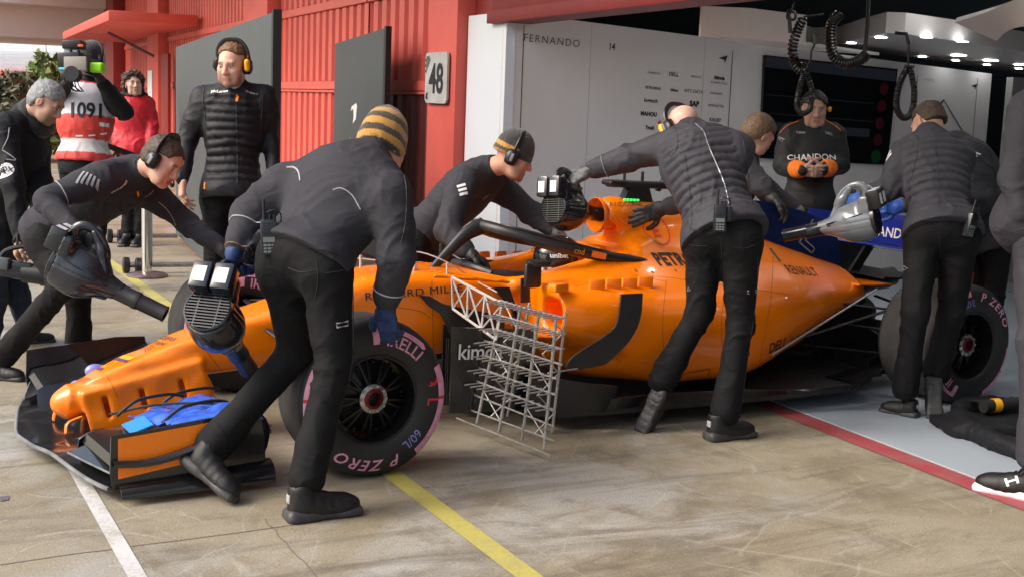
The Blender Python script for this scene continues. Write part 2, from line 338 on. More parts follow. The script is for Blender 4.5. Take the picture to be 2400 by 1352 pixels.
# ================================================================ the setting
def concrete():
    m = bpy.data.materials.new('pit concrete'); m.use_nodes = True; N = m.node_tree.nodes; L = m.node_tree.links; b = N['Principled BSDF']
    tc = N.new('ShaderNodeTexCoord'); P = tc.outputs['Object']
    def noise(sc, det=8, dist=0., vec=P, rough=.6):
        n = N.new('ShaderNodeTexNoise'); n.inputs['Scale'].default_value = sc; n.inputs['Detail'].default_value = det; n.inputs['Distortion'].default_value = dist; n.inputs['Roughness'].default_value = rough; L.new(vec, n.inputs['Vector']); return n.outputs[0]
    def ramp(s, a, bb, lo=0., hi=1.):
        r = N.new('ShaderNodeMapRange'); r.inputs[1].default_value = a; r.inputs[2].default_value = bb; r.inputs[3].default_value = lo; r.inputs[4].default_value = hi; L.new(s, r.inputs[0]); return r.outputs[0]
    def mix(f, a, bb, bl='MIX'):
        x = N.new('ShaderNodeMix'); x.data_type = 'RGBA'; x.blend_type = bl
        if isinstance(f, float): x.inputs[0].default_value = f
        else: L.new(f, x.inputs[0])
        for i, q in ((6, a), (7, bb)):
            if isinstance(q, tuple): x.inputs[i].default_value = (*q, 1)
            else: L.new(q, x.inputs[i])
        return x.outputs[2]
    mp = N.new('ShaderNodeMapping'); mp.inputs['Rotation'].default_value = (0, 0, math.radians(28)); mp.inputs['Scale'].default_value = (.55, 3.2, 1); L.new(P, mp.inputs[0]); S = mp.outputs[0]
    c = mix(ramp(noise(.9, 8, .6), .35, .65), (.255, .22, .148), (.335, .305, .235))
    c = mix(ramp(noise(.5, 7, 1.2), .49, .62, 0, .85), c, (.365, .365, .345))
    c = mix(ramp(noise(1.3, 9, .9, P, .7), .51, .62, 0, .7), c, (.20, .168, .11))
    c = mix(ramp(noise(1.0, 9, 1.5, S, .7), .50, .64, 0, .75), c, (.15, .13, .095))
    c = mix(ramp(noise(3.4, 10, .5, P, .72), .54, .66, 0, .65), c, (.15, .128, .095))
    c = mix(ramp(noise(6., 10, .8, P, .75), .60, .70, 0, .6), c, (.42, .405, .36))
    c = mix(ramp(noise(46, 6, .2, P, .7), .58, .70, 0, .5), c, (.46, .44, .38))
    c = mix(ramp(noise(60, 6, .2, P, .7), .58, .72, 0, .55), c, (.13, .11, .08))
    for rot, sc in ((20, 1.3), (75, 1.0), (130, .8), (160, 1.7), (48, 2.1)):
        mq = N.new('ShaderNodeMapping'); mq.inputs['Rotation'].default_value = (0, 0, math.radians(rot)); mq.inputs['Location'].default_value = (rot*.37, sc*5, 0); mq.inputs['Scale'].default_value = (sc, sc*.8, 1); L.new(P, mq.inputs[0])
        w_ = N.new('ShaderNodeTexWave'); w_.wave_profile = 'SIN'; w_.inputs['Scale'].default_value = .35; w_.inputs['Distortion'].default_value = 14; w_.inputs['Detail'].default_value = 3; w_.inputs['Detail Scale'].default_value = .8; L.new(mq.outputs[0], w_.inputs['Vector'])
        gate = ramp(noise(1.7+sc, 5, .5), .50, .60); f = N.new('ShaderNodeMath'); f.operation = 'MULTIPLY'
        L.new(ramp(w_.outputs[1], .997, 1., 0, .3), f.inputs[0]); L.new(gate, f.inputs[1]); c = mix(f.outputs[0], c, (.50, .48, .43))
    fine = ramp(noise(130, 5, 0, P, .75), .3, .7, .64, 1.34); mm = N.new('ShaderNodeMix'); mm.data_type = 'RGBA'; mm.blend_type = 'MULTIPLY'; mm.inputs[0].default_value = 1; L.new(c, mm.inputs[6]); L.new(fine, mm.inputs[7]); L.new(mm.outputs[2], b.inputs['Base Color'])
    L.new(ramp(noise(1.6, 6, .8), .35, .65, .38, .72), b.inputs['Roughness'])
    bp = N.new('ShaderNodeBump'); bp.inputs['Strength'].default_value = .6; bp.inputs['Distance'].default_value = .004; L.new(noise(90, 7), bp.inputs['Height']); L.new(bp.outputs[0], b.inputs['Normal']); return m
def worn(name, col, under, amount=.5, sc=60):
    m = bpy.data.materials.new(name); m.use_nodes = True; N = m.node_tree.nodes; L = m.node_tree.links; b = N['Principled BSDF']; b.inputs['Roughness'].default_value = .6
    tc = N.new('ShaderNodeTexCoord'); n = N.new('ShaderNodeTexNoise'); n.inputs['Scale'].default_value = sc; n.inputs['Detail'].default_value = 9; n.inputs['Roughness'].default_value = .7; L.new(tc.outputs['Object'], n.inputs['Vector'])
    n2 = N.new('ShaderNodeTexNoise'); n2.inputs['Scale'].default_value = 5; n2.inputs['Detail'].default_value = 6; L.new(tc.outputs['Object'], n2.inputs['Vector'])
    ad = N.new('ShaderNodeMath'); ad.operation = 'ADD'; L.new(n.outputs[0], ad.inputs[0]); L.new(n2.outputs[0], ad.inputs[1])
    r = N.new('ShaderNodeMapRange'); r.inputs[1].default_value = 1.02+(.5-amount)*.3; r.inputs[2].default_value = 1.32+(.5-amount)*.3; r.inputs[4].default_value = .85; L.new(ad.outputs[0], r.inputs[0])
    x = N.new('ShaderNodeMix'); x.data_type = 'RGBA'; x.inputs[6].default_value = (*col, 1); x.inputs[7].default_value = (*under, 1); L.new(r.outputs[0], x.inputs[0]); L.new(x.outputs[2], b.inputs['Base Color']); return m
def strip(name, P, z, m, kind='structure'):
    o = mesh(name, [V(p[0], p[1], z) for p in P], [list(range(len(P)))], m, smooth=False)
    if o.data.polygons[0].normal.z < 0: o.data.flip_normals()
    o['kind'] = kind; return o
def clipped(name, P, z, m): return strip(name, P, z, m)
strip('ground', [(-300, -300), (300, -300), (300, 300), (-300, 300)], 0., concrete())
def xl(y): return .155+.0655*y
strip('yellow_line', [(xl(-4)-.045, -4), (xl(-4)+.045, -4), (xl(14)+.045, 14), (xl(14)-.045, 14)], .004, worn('yellow road paint', (.47, .42, .10), (.30, .27, .17), .75))
def xw(y): return -1.063+.055*y
strip('white_line', [(xw(-4)-.029, -4), (xw(-4)+.029, -4), (xw(.2)+.029, .2), (xw(.2)-.029, .2)], .004, worn('white road paint', (.58, .58, .58), (.34, .32, .26), .75))
# garage floor, its red edge and thin white joint
ra, rb = gnd(1760, 946), gnd(2400, 1198); rd = unit(rb-ra); rn = V(-rd[1], rd[0], 0); rn = rn if rn[0] > 0 else -rn
r0 = ra-rd*4.2; r1 = rb+rd*4
garfl = mat('garage floor paint', (.40, .46, .53), .30, coat=.0, spec=.5, var=.03, vscale=1.2, rvar=.03)
strip('red_line', [r0[:2], r1[:2], (r1+rn*.135)[:2], (r0+rn*.135)[:2]], .004, worn('red road paint', (.36, .055, .07), (.26, .15, .13), .7))
strip('garage_floor', [(r0+rn*.135)[:2], (r1+rn*.135)[:2], (r1+rn*14)[:2], (r0+rn*14)[:2]], .0045, garfl)
strip('white_joint', [(r0+rn*.135)[:2], (r1+rn*.135)[:2], (r1+rn*.147)[:2], (r0+rn*.147)[:2]], .0085, M['whitep'])
crk = mat('dark joint', (.17, .145, .11), .9)
for a, b_ in (((0, 1322), (700, 1228)), ((618, 1215), (745, 1352)), ((1130, 1352), (1290, 1120))):
    A, B = gnd(*a), gnd(*b_); q = unit(B-A); n_ = V(-q[1], q[0], 0)*.0028; P = []
    ts = np.linspace(0, 1, 24); wob = vnoise(np.c_[ts*9, ts*0+a[0], ts*0])*.006
    up = [A+(B-A)*t+n_*1+n_/.0028*w_ for t, w_ in zip(ts, wob)]; dn = [A+(B-A)*t-n_+n_/.0028*w_ for t, w_ in zip(ts, wob)]
    if a[0] != 1130: strip('concrete_joint', [p[:2] for p in up+dn[::-1]], .002, crk)
strip('floor_plate', [gnd(0, 1164)[:2], gnd(22, 1162)[:2], gnd(20, 1172)[:2], gnd(0, 1175)[:2]], .003, mat('drain metal', (.12, .11, .12), .5))
# ---------------------------------------------------------------- pit building front
redw = mat('red painted steel', (.64, .115, .088), .42, var=.10, vscale=1.5, bump=.05, bscale=30)
redp2 = mat('red painted concrete', (.62, .105, .082), .55, var=.10, vscale=2)
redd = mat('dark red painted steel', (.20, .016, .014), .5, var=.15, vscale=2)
darker_red = mat('darker red lower panel', (.13, .026, .022), .45, var=.3, vscale=1.5)  # one shutter is coloured darker below its middle band
concr = mat('pale painted concrete', (.50, .44, .40), .7, var=.08, vscale=1)
def corr(MBo, s0, s1, z0, z1, off, per=.27, dep=.05):
    n = max(int((s1-s0)/per), 1); pr = []
    for i in range(n):
        a = s0+(s1-s0)*i/n; p = (s1-s0)/n; pr += [(a, 0), (a+p*.52, 0), (a+p*.60, dep), (a+p*.92, dep)]
    pr.append((s1, 0)); vs = [fac(s, off+d, z) for z in (z0, z1) for s, d in pr]; k = len(pr)
    MBo.add(vs, [[i, i+1, k+i+1, k+i] for i in range(k-1)])
def fbox(mb, s0, s1, o0, o1, z0, z1, bev=0.): return mb.box(fac((s0+s1)/2, (o0+o1)/2, (z0+z1)/2), [FD, FN, V(0, 0, 1)], (abs(s1-s0)/2, abs(o1-o0)/2, (z1-z0)/2), bev)
bld = empty('pit_building', fac(8, 0, 0), 'long red pit building with ribbed steel garage shutters, red pillars and a canopy', 'building')
def shutter(s0, s1, zt, low):
    a = MB(); corr(a, s0, s1, 1.76, 2.58, .06); fbox(a, s0, s1, .03, .10, 1.66, 1.755, .006); fbox(a, s0, s1, .03, .10, 2.585, 2.68, .006); corr(a, s0, s1, 2.685, zt, .06)
    fbox(a, s0, s1, .12, .16, 0, zt); fbox(a, s0, s1, .035, .10, 1.625, 1.652, .004)
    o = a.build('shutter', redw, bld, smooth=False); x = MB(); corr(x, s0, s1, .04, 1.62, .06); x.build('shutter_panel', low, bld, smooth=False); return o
shutter(7.15, 11.2, 4.2, redw); shutter(4.8, 7.1, 4.2, darker_red); shutter(12.75, 21.2, 4.6, redw); shutter(23, 40, 4.6, redw)
a = MB(); fbox(a, 4.06, 4.76, -.10, .25, 0, 4.2, .012); a.build('pillar', redp2, bld)
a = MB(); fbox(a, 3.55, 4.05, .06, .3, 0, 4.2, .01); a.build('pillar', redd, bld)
a = MB(); fbox(a, 11.25, 12.7, -.12, .2, 0, 4.6, .015); a.build('pillar', redp2, bld)
a = MB(); fbox(a, 21.3, 22.9, -.15, .2, 0, 5, .015); a.build('pillar', redp2, bld)
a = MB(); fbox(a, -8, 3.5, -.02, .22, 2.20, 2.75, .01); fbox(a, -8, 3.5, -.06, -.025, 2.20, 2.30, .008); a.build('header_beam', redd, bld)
a = MB(); fbox(a, -8, 45, -.05, 12, 4.62, 9, .02); a.build('upper_storey', concr, bld)
a = MB(); fbox(a, -12, 30.9, -2.6, -.06, 4.3, 4.7, .02); a.build('balcony_slab', concr, bld)
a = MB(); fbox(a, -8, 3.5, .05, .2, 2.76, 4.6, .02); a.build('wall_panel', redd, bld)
a = MB()
for q in ((268, 105), (455, 68)): pass
fbox(a, 17.2, 27.5, -1.55, -.02, 2.74, 2.92, .02); a.build('canopy', redp2, bld)
a = MB(); a.tube([fac(21.6, -1.1, 2.72), fac(21.9, -.05, 2.25)], .03); a.build('strut', mat('violet grey steel', (.12, .08, .12), .5), bld)
a = MB(); fbox(a, 31, 37, -9, -.1, 2.86, 4.1, .02); fbox(a, 30.2, 30.95, -9, -.1, 3.7, 4.3, .02); a.build('overhang', mat('pale beige soffit', (.74, .66, .62), .7, var=.06, vscale=.7), bld)
a = MB(); fbox(a, 28.6, 30.6, -.25, .2, 0, 5, .02); a.build('pillar', redd, bld)
a = MB(); fbox(a, 19.6, 20.5, -.2, -.14, .2, 2.3, .01); a.build('door_frame', redd, bld)
# ---------------------------------------------------------------- number sign on the pillar
sgn = empty('number_sign', fac(4.42, -.13, 1.76), 'grey metal sign reading 48 with a chequered corner on the red pillar', 'sign')
gs = mat('sign grey', (.42, .43, .43), .45, var=.12, vscale=6)
poly = []
S0, S1, Z0, Z1 = 4.17, 4.73, 1.55, 1.99
for cs, cz, a0 in ((S0+.05, Z0+.05, 180), (S1-.05, Z0+.05, 270), (S1-.05, Z1-.05, 0), (S0+.05, Z1-.05, 90)):
    for k in range(5): t = math.radians(a0+k*22.5); poly.append(fac(cs+.05*math.cos(t), -.135, cz+.05*math.sin(t)))
MB().prism(poly, FN*.02).build('sign_plate', gs, sgn, smooth=False)
decal('lettering', text2d('48', .36, .022, xs=1.0), fac(4.44, -.139, 1.765), -FD, (0, 0, 1), M['ink'], sgn, dirn=FN)
ck = merge2d(*[shift2d(rect2d(.024, .024), i*.024, j*.024) for i in range(5) for j in range(6) if (i+j) % 2 == 0 and i < 1.2+j*.8])
decal('chequer', ck, fac(4.705, -.139, 1.83), -FD, (0, 0, 1), M['ink'], sgn, dirn=FN)
decal('chequer', poly2d([(0, 0), (.06, 0), (.04, .03), (.06, .06), (.01, .05)]), fac(4.70, -.139, 1.585), -FD, (0, 0, 1), M['ink'], sgn, dirn=FN)
a = MB(); fbox(a, 22.0, 22.7, -.17, -.16, 1.35, 2.0); tag(a.build('notice_board', M['whitep'], smooth=False), 'pale notice board on the far red wall behind the woman', 'notice board')
# ---------------------------------------------------------------- white partition inside the garage, tilted slightly in its top edge
WA = fac(3.21, 0, 0); WD = unit(V(1, -.055, 0)); WN = V(-WD[1], WD[0], 0)      # WN points away from the camera
def onwall(x, y, off=0.):
    d = ray(x, y); t = ((WA-CAM)@WN+off)/(d@WN); Q = CAM+d*t; return Q
def wall_uz(x, y): Q = onwall(x, y); return float((Q-WA)@WD), float(Q[2])
def wp(u, z, off=0.): P = WA+WD*u+WN*off; return V(P[0], P[1], z)
panel = mat('glossy white laminate', (.72, .71, .725), .14, coat=.2, var=.03, vscale=1.5)
part = empty('garage_partition', WA, 'glossy white partition wall with a driver name and rows of small sponsor prints', 'partition')
u1 = wall_uz(2325, 172)
def top(u): return 2.285-.0475*u
a = MB(); a.prism([wp(0, 0), wp(u1[0], 0), wp(u1[0], top(u1[0])), wp(0, top(0))], WN*.08)
a.build('wall_panel', panel, part, smooth=False)
a = MB(); P0_ = fac(4.04, 0, 0); nrm = FN*.08
a.prism([V(WA[0], WA[1], 0)-WD*.003, V(P0_[0], P0_[1], 0)-WD*.003, V(P0_[0], P0_[1], 2.29)-WD*.003, V(WA[0], WA[1], 2.285)-WD*.003], nrm)
a.build('end_panel', mat('sky tinted white panel', (.72, .79, .87), .28, coat=.2), part, smooth=False)  # blue of the sky light is put into this white
def vline(x0, y0, x1, y1, wd=.008):
    A_, B_ = wall_uz(x0, y0), wall_uz(x1, y1)
    mesh('seam', [wp(A_[0]-wd/2, A_[1], -.003), wp(A_[0]+wd/2, A_[1], -.003), wp(A_[0]+wd/2, .2, -.003), wp(A_[0]-wd/2, .2, -.003)], [[0, 1, 2, 3]], M['dink'], part, smooth=False)
vline(1228, 60, 1213, 310); vline(1717, 120, 1697, 300)
for uu in (.77, 1.9):
    mesh('seam', [wp(uu, .05, -.002), wp(uu+.004, .05, -.002), wp(uu+.004, top(uu)-.01, -.002), wp(uu, top(uu)-.01, -.002)], [[0, 1, 2, 3]], mat('panel seam', (.36, .35, .36), .5), part, smooth=False)
def wtext(s, x, y, hpx, m=M['ink'], bold=0., space=1., xs=1., shp=None, nm='lettering'):
    Q = onwall(x, y); sc = hpx*depth(Q)/F_PX/.7
    sh = shp if shp is not None else text2d(s, sc, bold, 0, space, xs)
    tdir = unit(wp(1, top(1))-wp(0, top(0)))
    decal(nm, sh, Q-WN*.004, tdir, (0, 0, 1), m, part, dirn=WN)
wtext('FERNANDO', 1294, 96, 17, M['dink'], 0., 1.25, 1.0); wtext('14', 1435, 110, 16, M['ink'], .02, 1., .8)
ar = np.array([(-.06, 0), (.06, .04), (.03, -.05), (.02, -.015)])
wtext('', 1694, 138, 1, M['ink'], shp=poly2d(ar*.8)); 
for s, x, y, h, b_ in (('CHANDON', 1532, 172, 5, 0), ('DELL', 1579, 175, 9, .02), ('RENAULT', 1632, 181, 5, 0), ('RICHARD MILLE', 1685, 195, 5, 0), ('kimoa', 1686, 183, 9, .04),
    ('PETROBRAS', 1530, 207, 6, .02), ('hilton', 1580, 212, 7, .03), ('NTT DATA', 1626, 215, 8, 0), ('STRATASYS', 1678, 220, 5, .01), ('logitech', 1525, 238, 9, .02), ('airgain', 1579, 243, 7, 0), ('SAP', 1627, 244, 12, .05), ('enterprise', 1678, 249, 8, 0), ('MAHOU', 1520, 268, 9, .05), ('KAUST', 1676, 282, 8, .03), ('Tmall', 1522, 300, 8, .04), ('AKEBONO', 1575, 274, 6, .02), ('VOLVO', 1628, 278, 6, .02)):
    wtext(s, x, y, h, M['ink'] if b_ >= .02 else M['dink'], b_, 1., .95)
# second lettered panel to the right of the screen
u2 = wall_uz(2150, 180); u3 = wall_uz(2290, 200)
for uu in (u2[0], u3[0]): mesh('seam', [wp(uu-.004, .9, -.003), wp(uu+.004, .9, -.003), wp(uu+.004, 1.98, -.003), wp(uu-.004, 1.98, -.003)], [[0, 1, 2, 3]], M['dink'], part, smooth=False)
wtext('', 2282, 203, 1, M['ink'], shp=poly2d(ar*.7)); wtext('STOFFEL', 2178, 188, 6, mat('very faint print', (.34, .34, .34), .5))
wtext('', 2210, 243, 1, M['dink'], shp=merge2d(poly2d([(-.05, 0), (.0, .04), (.012, .035), (-.03, -.03)]), poly2d([(.0, .04), (.28, -.22), (.30, -.24), (.29, -.25), (.0, .025)])))
# darker partition beyond, far right
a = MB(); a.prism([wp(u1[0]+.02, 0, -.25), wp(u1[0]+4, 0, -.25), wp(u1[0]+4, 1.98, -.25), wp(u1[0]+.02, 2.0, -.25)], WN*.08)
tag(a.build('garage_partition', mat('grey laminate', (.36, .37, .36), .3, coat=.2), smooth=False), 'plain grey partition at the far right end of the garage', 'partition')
# big dark monitor wall
c4 = [wall_uz(*q) for q in ((1777, 371), (2074, 387), (2098, 163), (1787, 130))]
mon = empty('monitor_wall', wp((c4[0][0]+c4[1][0])/2, c4[0][1], -.03), 'large dark monitor wall with dim red dots hung on the white partition', 'screen')
MB().prism([wp(u, z, -.035) for u, z in c4], WN*.03).build('bezel', M['screen'], mon, smooth=False)
def onmon(x, y): u, z = wall_uz(x, y); return wp(u, z, -.0385)
def mquad(nm, q, m): 
    P = [onmon(*p) for p in q]; o = mesh(nm, P, [[0, 1, 2, 3]], m, mon, smooth=False)
    if o.data.polygons[0].normal.dot(Vector(-WN)) < 0: o.data.flip_normals()
dimb = mat('dim grey pixels', (.006, .007, .009), .15, emit=(.010, .012, .016), es=.4); dimr = mat('dim red pixels', (.006, .005, .006), .15, emit=(.02, .002, .004), es=.35); dimg = mat('dim green pixels', (.005, .006, .005), .15, emit=(.003, .03, .008), es=.2)
mquad('display_band', ((1790, 133), (2094, 167), (2092, 192), (1786, 158)), dimb); mquad('display_band', ((1783, 285), (2032, 303), (2030, 322), (1781, 306)), dimb)
for yy in (222, 265): mquad('display_line', ((1790, yy), (2040, yy+20), (2040, yy+21.5), (1790, yy+1.5)), dimb)
for (x, y) in ((2065, 209), (2060, 250), (2055, 290), (2051, 328)): decal('display_dot', disc2d(.055), onmon(x, y), WD, (0, 0, 1), dimr, mon, dirn=WN)
decal('display_dot', disc2d(.062), onmon(2046, 367), WD, (0, 0, 1), dimg, mon, dirn=WN)
# ---------------------------------------------------------------- garage shell and ceiling
gar = empty('garage_shell', fac(-2, 6, 0), 'dark garage interior with black back wall and ceiling above the white ceiling ring', 'building')
dk = mat('dark green grey paint', (.024, .030, .028), .7, var=.2, vscale=1)
a = MB(); fbox(a, -8, 4.0, .24, 13, 3.05, 3.12); a.build('ceiling', dk, gar, smooth=False)
a = MB(); fbox(a, -8, 9, 13, 13.1, 0, 3.6); a.build('back_wall', dk, gar, smooth=False)
a = MB(); fbox(a, 6.8, 7.0, .3, 13, 0, 3.6); a.build('side_wall', dk, gar, smooth=False)
a = MB(); fbox(a, -8.2, -8, .3, 13, 0, 3.6); a.build('side_wall', mat('garage grey wall', (.3, .3, .3), .6), gar, smooth=False)
a = MB()
for k in range(5): a.box(fac(4.2-k*2.2, 5.5, 2.95), [FD, FN, V(0, 0, 1)], (.08, 5, .09))
a.build('ceiling_beam', dk, gar, smooth=False)
def oncl(x, y, zc):     # pixel onto the slightly tilted ceiling plane z = zc-.0475 (x-2.95)
    d = ray(x, y); t = (zc-.0475*(CAM[0]-2.95)-CAM[2])/(d[2]+.0475*d[0]); return CAM+d*t
ceil = empty('ceiling_ring', oncl(2000, 100, 2.40), 'white suspended ceiling ring with round downlights over the garage bay', 'ceiling')
wc = mat('white ceiling panel', (.62, .60, .59), .4, var=.03, vscale=2)
ZB = 2.40
near = [(1872, 100), (1905, 108), (1961, 107), (2020, 90), (2075, 78), (2120, 80), (2250, 98), (2400, 122), (2520, 145)]
far = [(2520, 192), (2400, 174), (2230, 149), (2060, 124), (1961, 112), (1905, 112)]
MB().prism([oncl(x, y, ZB) for x, y in near+far], V(0, 0, .17)).build('ceiling_panel', wc, ceil, smooth=False)
d_ = 8.4
lft = [at(1640, 86, 8.2), at(1750, 90, 8.3), at(1885, 106, 8.4)]
a = MB(); a.sheet([[p, p+V(0, 0, .19)] for p in lft], .03); a.build('fascia', wc, ceil, smooth=False)
a = MB(); a.prism([lft[0], lft[1], lft[2], lft[2]+V(1.2, .5, 0), lft[0]+V(1.2, .6, 0)], V(0, 0, .02)); a.build('ceiling_panel', wc, ceil, smooth=False)
rt = spline([at(2240, 48, 7.6), at(2300, 30, 7.3), at(2360, 8, 7.0), at(2420, -20, 6.8)], 12); rt2 = spline([at(2338, 92, 7.6), at(2360, 72, 7.3), at(2390, 62, 7.0), at(2440, 60, 6.8)], 12)
MB().sheet([[a_, b_] for a_, b_ in zip(rt, rt2)], .03).build('curved_panel', wc, ceil)
lamp = emissive('downlight glow', (1, .98, .95), 7)
for x, y, r in ((1995, 101, .045), (2065, 88, .05), (2172, 87, .05), (2256, 97, .05), (2162, 133, .04), (2247, 130, .07), (2322, 142, .07), (2240, 142, .035), (2313, 152, .035), (2392, 152, .06), (2388, 161, .035)):
    P = oncl(x, y, ZB)-V(0, 0, .004); MB().lathe([(r, 0), (r*.98, .003), (0, .003)], P, V(0, 0, -1), 20).build('downlight', lamp, ceil)
# unseen lamps added above the car to fill the bay and highlight the bodywork
for s in (2.0, .9, -.2, -1.3, -2.4):
    for o in (.9, 2.1, 3.3):
        P = fac(s, o, 2.62); q = empty('fill_lamp', P, 'round fill lamp added out of sight above the garage bay behind the header', 'lamp', 'unseen fill lamps above the garage bay')
        MB().lathe([(.0, .0), (.07, .0), (.08, .02), (.08, .05), (0, .05)], P, V(0, 0, 1), 20).build('housing', wc, q); MB().lathe([(.065, 0), (0, .001)], P-V(0, 0, .006), V(0, 0, -1), 20).build('diffuser', emissive('fill lamp glow', (1, .98, .95), 34), q)  # housing and glowing disc of the added fill lamp
# ---------------------------------------------------------------- dark display boards on wheels, post, background
board = mat('slate board', (.062, .072, .078), .5, var=.06, vscale=3); bedge = mat('black board edge', (.012, .012, .014), .5)
def screen_board(label, P0, P1, zt0, zt1, z0, logo=None):
    o = empty('display_board', (P0+P1)/2, label, 'board', 'dark boards along the pit wall'); d = unit(P1-P0); n = unit(V(d[1], -d[0], 0)); n = n if n@(CAM-P0) > 0 else -n
    MB().prism([V(*P0[:2], z0), V(*P1[:2], z0), V(*P1[:2], zt1), V(*P0[:2], zt0)], -n*.05).build('panel', board, o, smooth=False)
    MB().prism([V(*(P1+d*.002)[:2], z0), V(*(P1+d*.06)[:2], z0), V(*(P1+d*.06)[:2], zt1+.02), V(*(P1+d*.002)[:2], zt1+.02)], -n*.055).build('edge_strip', bedge, o, smooth=False)
    return o, d, n
b1a, b1b = gnd(410, 562), gnd(410, 562)
B1A = gnd(412, 560); B1D = unit(gnd(540, 690)-B1A); L1 = float((V(*gnd(540, 690))-B1A)@B1D)
B1B = B1A+B1D*(L1+1.72)
o1, d1, n1 = screen_board('large slate grey board behind the standing man in a quilted vest', B1A, B1B, 2.03, 2.09, .06)
for k, t in ((0, .35), (1, L1-1.3)):
    c = B1A+B1D*t; a = MB(); a.tube([c+n1*.02+V(0, 0, .07), c+n1*.72+V(0, 0, .07)], .022, 10); a.build('axle', M['steel'], o1)
    for q in (.70, .60):
        MB().lathe([(.0, -.03), (.055, -.03), (.07, -.02), (.07, .02), (.055, .03), (0, .03)], c+n1*q+V(0, 0, .07)+B1D*(.05 if q == .6 else 0), n1, 20).build('wheel', M['plast'], o1)
B2A = fac(7.15, -.3, 0); B2B = fac(5.45, -.3, 0)
o2, d2, n2 = screen_board('narrow slate board with a white swoosh mark beside the striped woollen hat', B2A, B2B, 2.13, 2.225, .05)
def onb2(x, y): d = ray(x, y); t = ((B2A-CAM)@n2+.004)/(d@n2); return CAM+d*t
decal('emblem', poly2d(np.array([(-.03, .0), (-.02, .05), (.03, .09), (.04, .06), (.03, -.08), (-.005, -.13), (.005, -.05), (.0, .03), (-.02, .01)])*np.array([3.2, .95])), onb2(828, 262), d2 if d2@CR > 0 else -d2, (0, 0, 1), M['whitem'], o2, dirn=-n2)
decal('lettering', text2d('McLaren', .09, .0), onb2(828, 330), d2 if d2@CR > 0 else -d2, (0, 0, 1), M['greym'], o2, dirn=-n2)
pp = gnd(345, 648); post = empty('barrier_post', pp, 'polished steel barrier post with a round base behind the crouching man', 'barrier post')
MB().lathe([(.045, .0), (.045, .92), (.055, .925), (.055, 1.02), (.04, 1.03), (0, 1.03)], pp, V(0, 0, 1), 24).build('pole', M['chrome'], post)
MB().lathe([(.172, 0), (.172, .012), (.15, .03), (.05, .045), (.0, .046)], pp, V(0, 0, 1), 32).build('base_plate', mat('worn base metal', (.22, .15, .14), .3, metal=.7, var=.3, vscale=12), post)
pl = at(250, 342, 10.6)
a = MB(); q0 = pp+V(0, 0, .985); a.prism([q0+V(0, 0, -.025), pl+V(0, 0, -.025), pl+V(0, 0, .025), q0+V(0, 0, .025)], V(.003, .003, 0)); a.build('belt', M['ink'], post, smooth=False)
# far background, left
fb = empty('white_building', at(40, 140, 60), 'distant white building with an orange strip above the bushes', 'building')
P = [at(-200, 172, 60), at(150, 172, 60), at(150, 104, 60), at(-200, 92, 60)]; MB().prism(P, V(3, 5, 0)).build('wall', mat('pale blue white cladding', (.86, .88, .92), .6), fb, smooth=False)
a = MB()
for k in range(4): y = 112+k*14; a.prism([at(-200, y, 59.8), at(150, y+3, 59.8), at(150, y+4, 59.8), at(-200, y+1, 59.8)], V(.05, .1, 0))
a.build('cladding_rib', mat('grey cladding', (.5, .53, .58), .6), fb, smooth=False)
P = [at(-200, 178, 59.5), at(150, 178, 59.5), at(150, 168, 59.5), at(-200, 165, 59.5)]; MB().prism(P, V(.2, .4, 0)).build('fascia', mat('orange red band', (.6, .12, .06), .6), fb, smooth=False)
P = [at(-300, 300, 60), at(250, 300, 60), at(250, 170, 60), at(-300, 170, 60)]; MB().prism([p+V(2, 3, 0) for p in P], V(3, 5, 0)).build('lower_wall', concr, fb, smooth=False)
def bush(label, c, rad, n, leaf, cols, seed, name='bush'):
    tp = c[2]+rad[2]; c = V(c[0], c[1], tp*.52); rad = (rad[0], rad[1], tp*.48); n = int(n*1.7)   # foliage down to the ground
    r = np.random.default_rng(seed); o = empty(name, V(c[0], c[1], 0), label, 'bush'); a = MB()
    for k in range(9):
        t = r.normal(size=3)*np.array(rad)*.5; a.tube([V(c[0]+t[0]*.2, c[1]+t[1]*.2, .0), V(c[0]+t[0]*.6, c[1]+t[1]*.6, c[2]*.7), c+t], [.03, .02, .008], 5)
    a.build('stem', mat('bark', (.09, .07, .05), .9), o)
    vs = []; fs = []; mi = []
    for k in range(n):
        d = r.normal(size=3); d /= np.linalg.norm(d); q = c+d*np.array(rad)*(r.random()**.4)*(.75+.35*vnoise(d[None]*2.2, seed)[0]); 
        if q[2] < .05: q[2] = .1+r.random()*.4
        ax = unit(r.normal(size=3)+V(0, 0, .5)); b_ = unit(np.cross(ax, r.normal(size=3))); L_ = leaf*(.6+.8*r.random()); w_ = L_*.22
        i = len(vs); vs += [q-ax*L_*.5, q+b_*w_, q+ax*L_*.5, q-b_*w_]; fs.append([i, i+1, i+2, i+3]); mi.append(int(r.random()*len(cols)))
    ms = [mat('leaf %.3f %.3f %.3f' % x, x, .6) for x in cols]; f = mesh('foliage', vs, fs, ms, o, smooth=False); f.data.polygons.foreach_set('material_index', mi); return o
bush('bright green bamboo bush left of the television camera', at(118, 172, 30)+V(0, 0, -.05), (.55, .8, .75), 2600, .3, [(.13, .20, .05), (.20, .27, .08), (.08, .12, .04), (.34, .36, .16)], 3)
bush('dull dry hedge at the far left edge under the white building', at(20, 205, 27)+V(0, 0, -.1), (1.1, 1.2, .62), 3600, .2, [(.10, .10, .06), (.07, .08, .04), (.16, .14, .09), (.05, .06, .03)], 8, 'hedge')
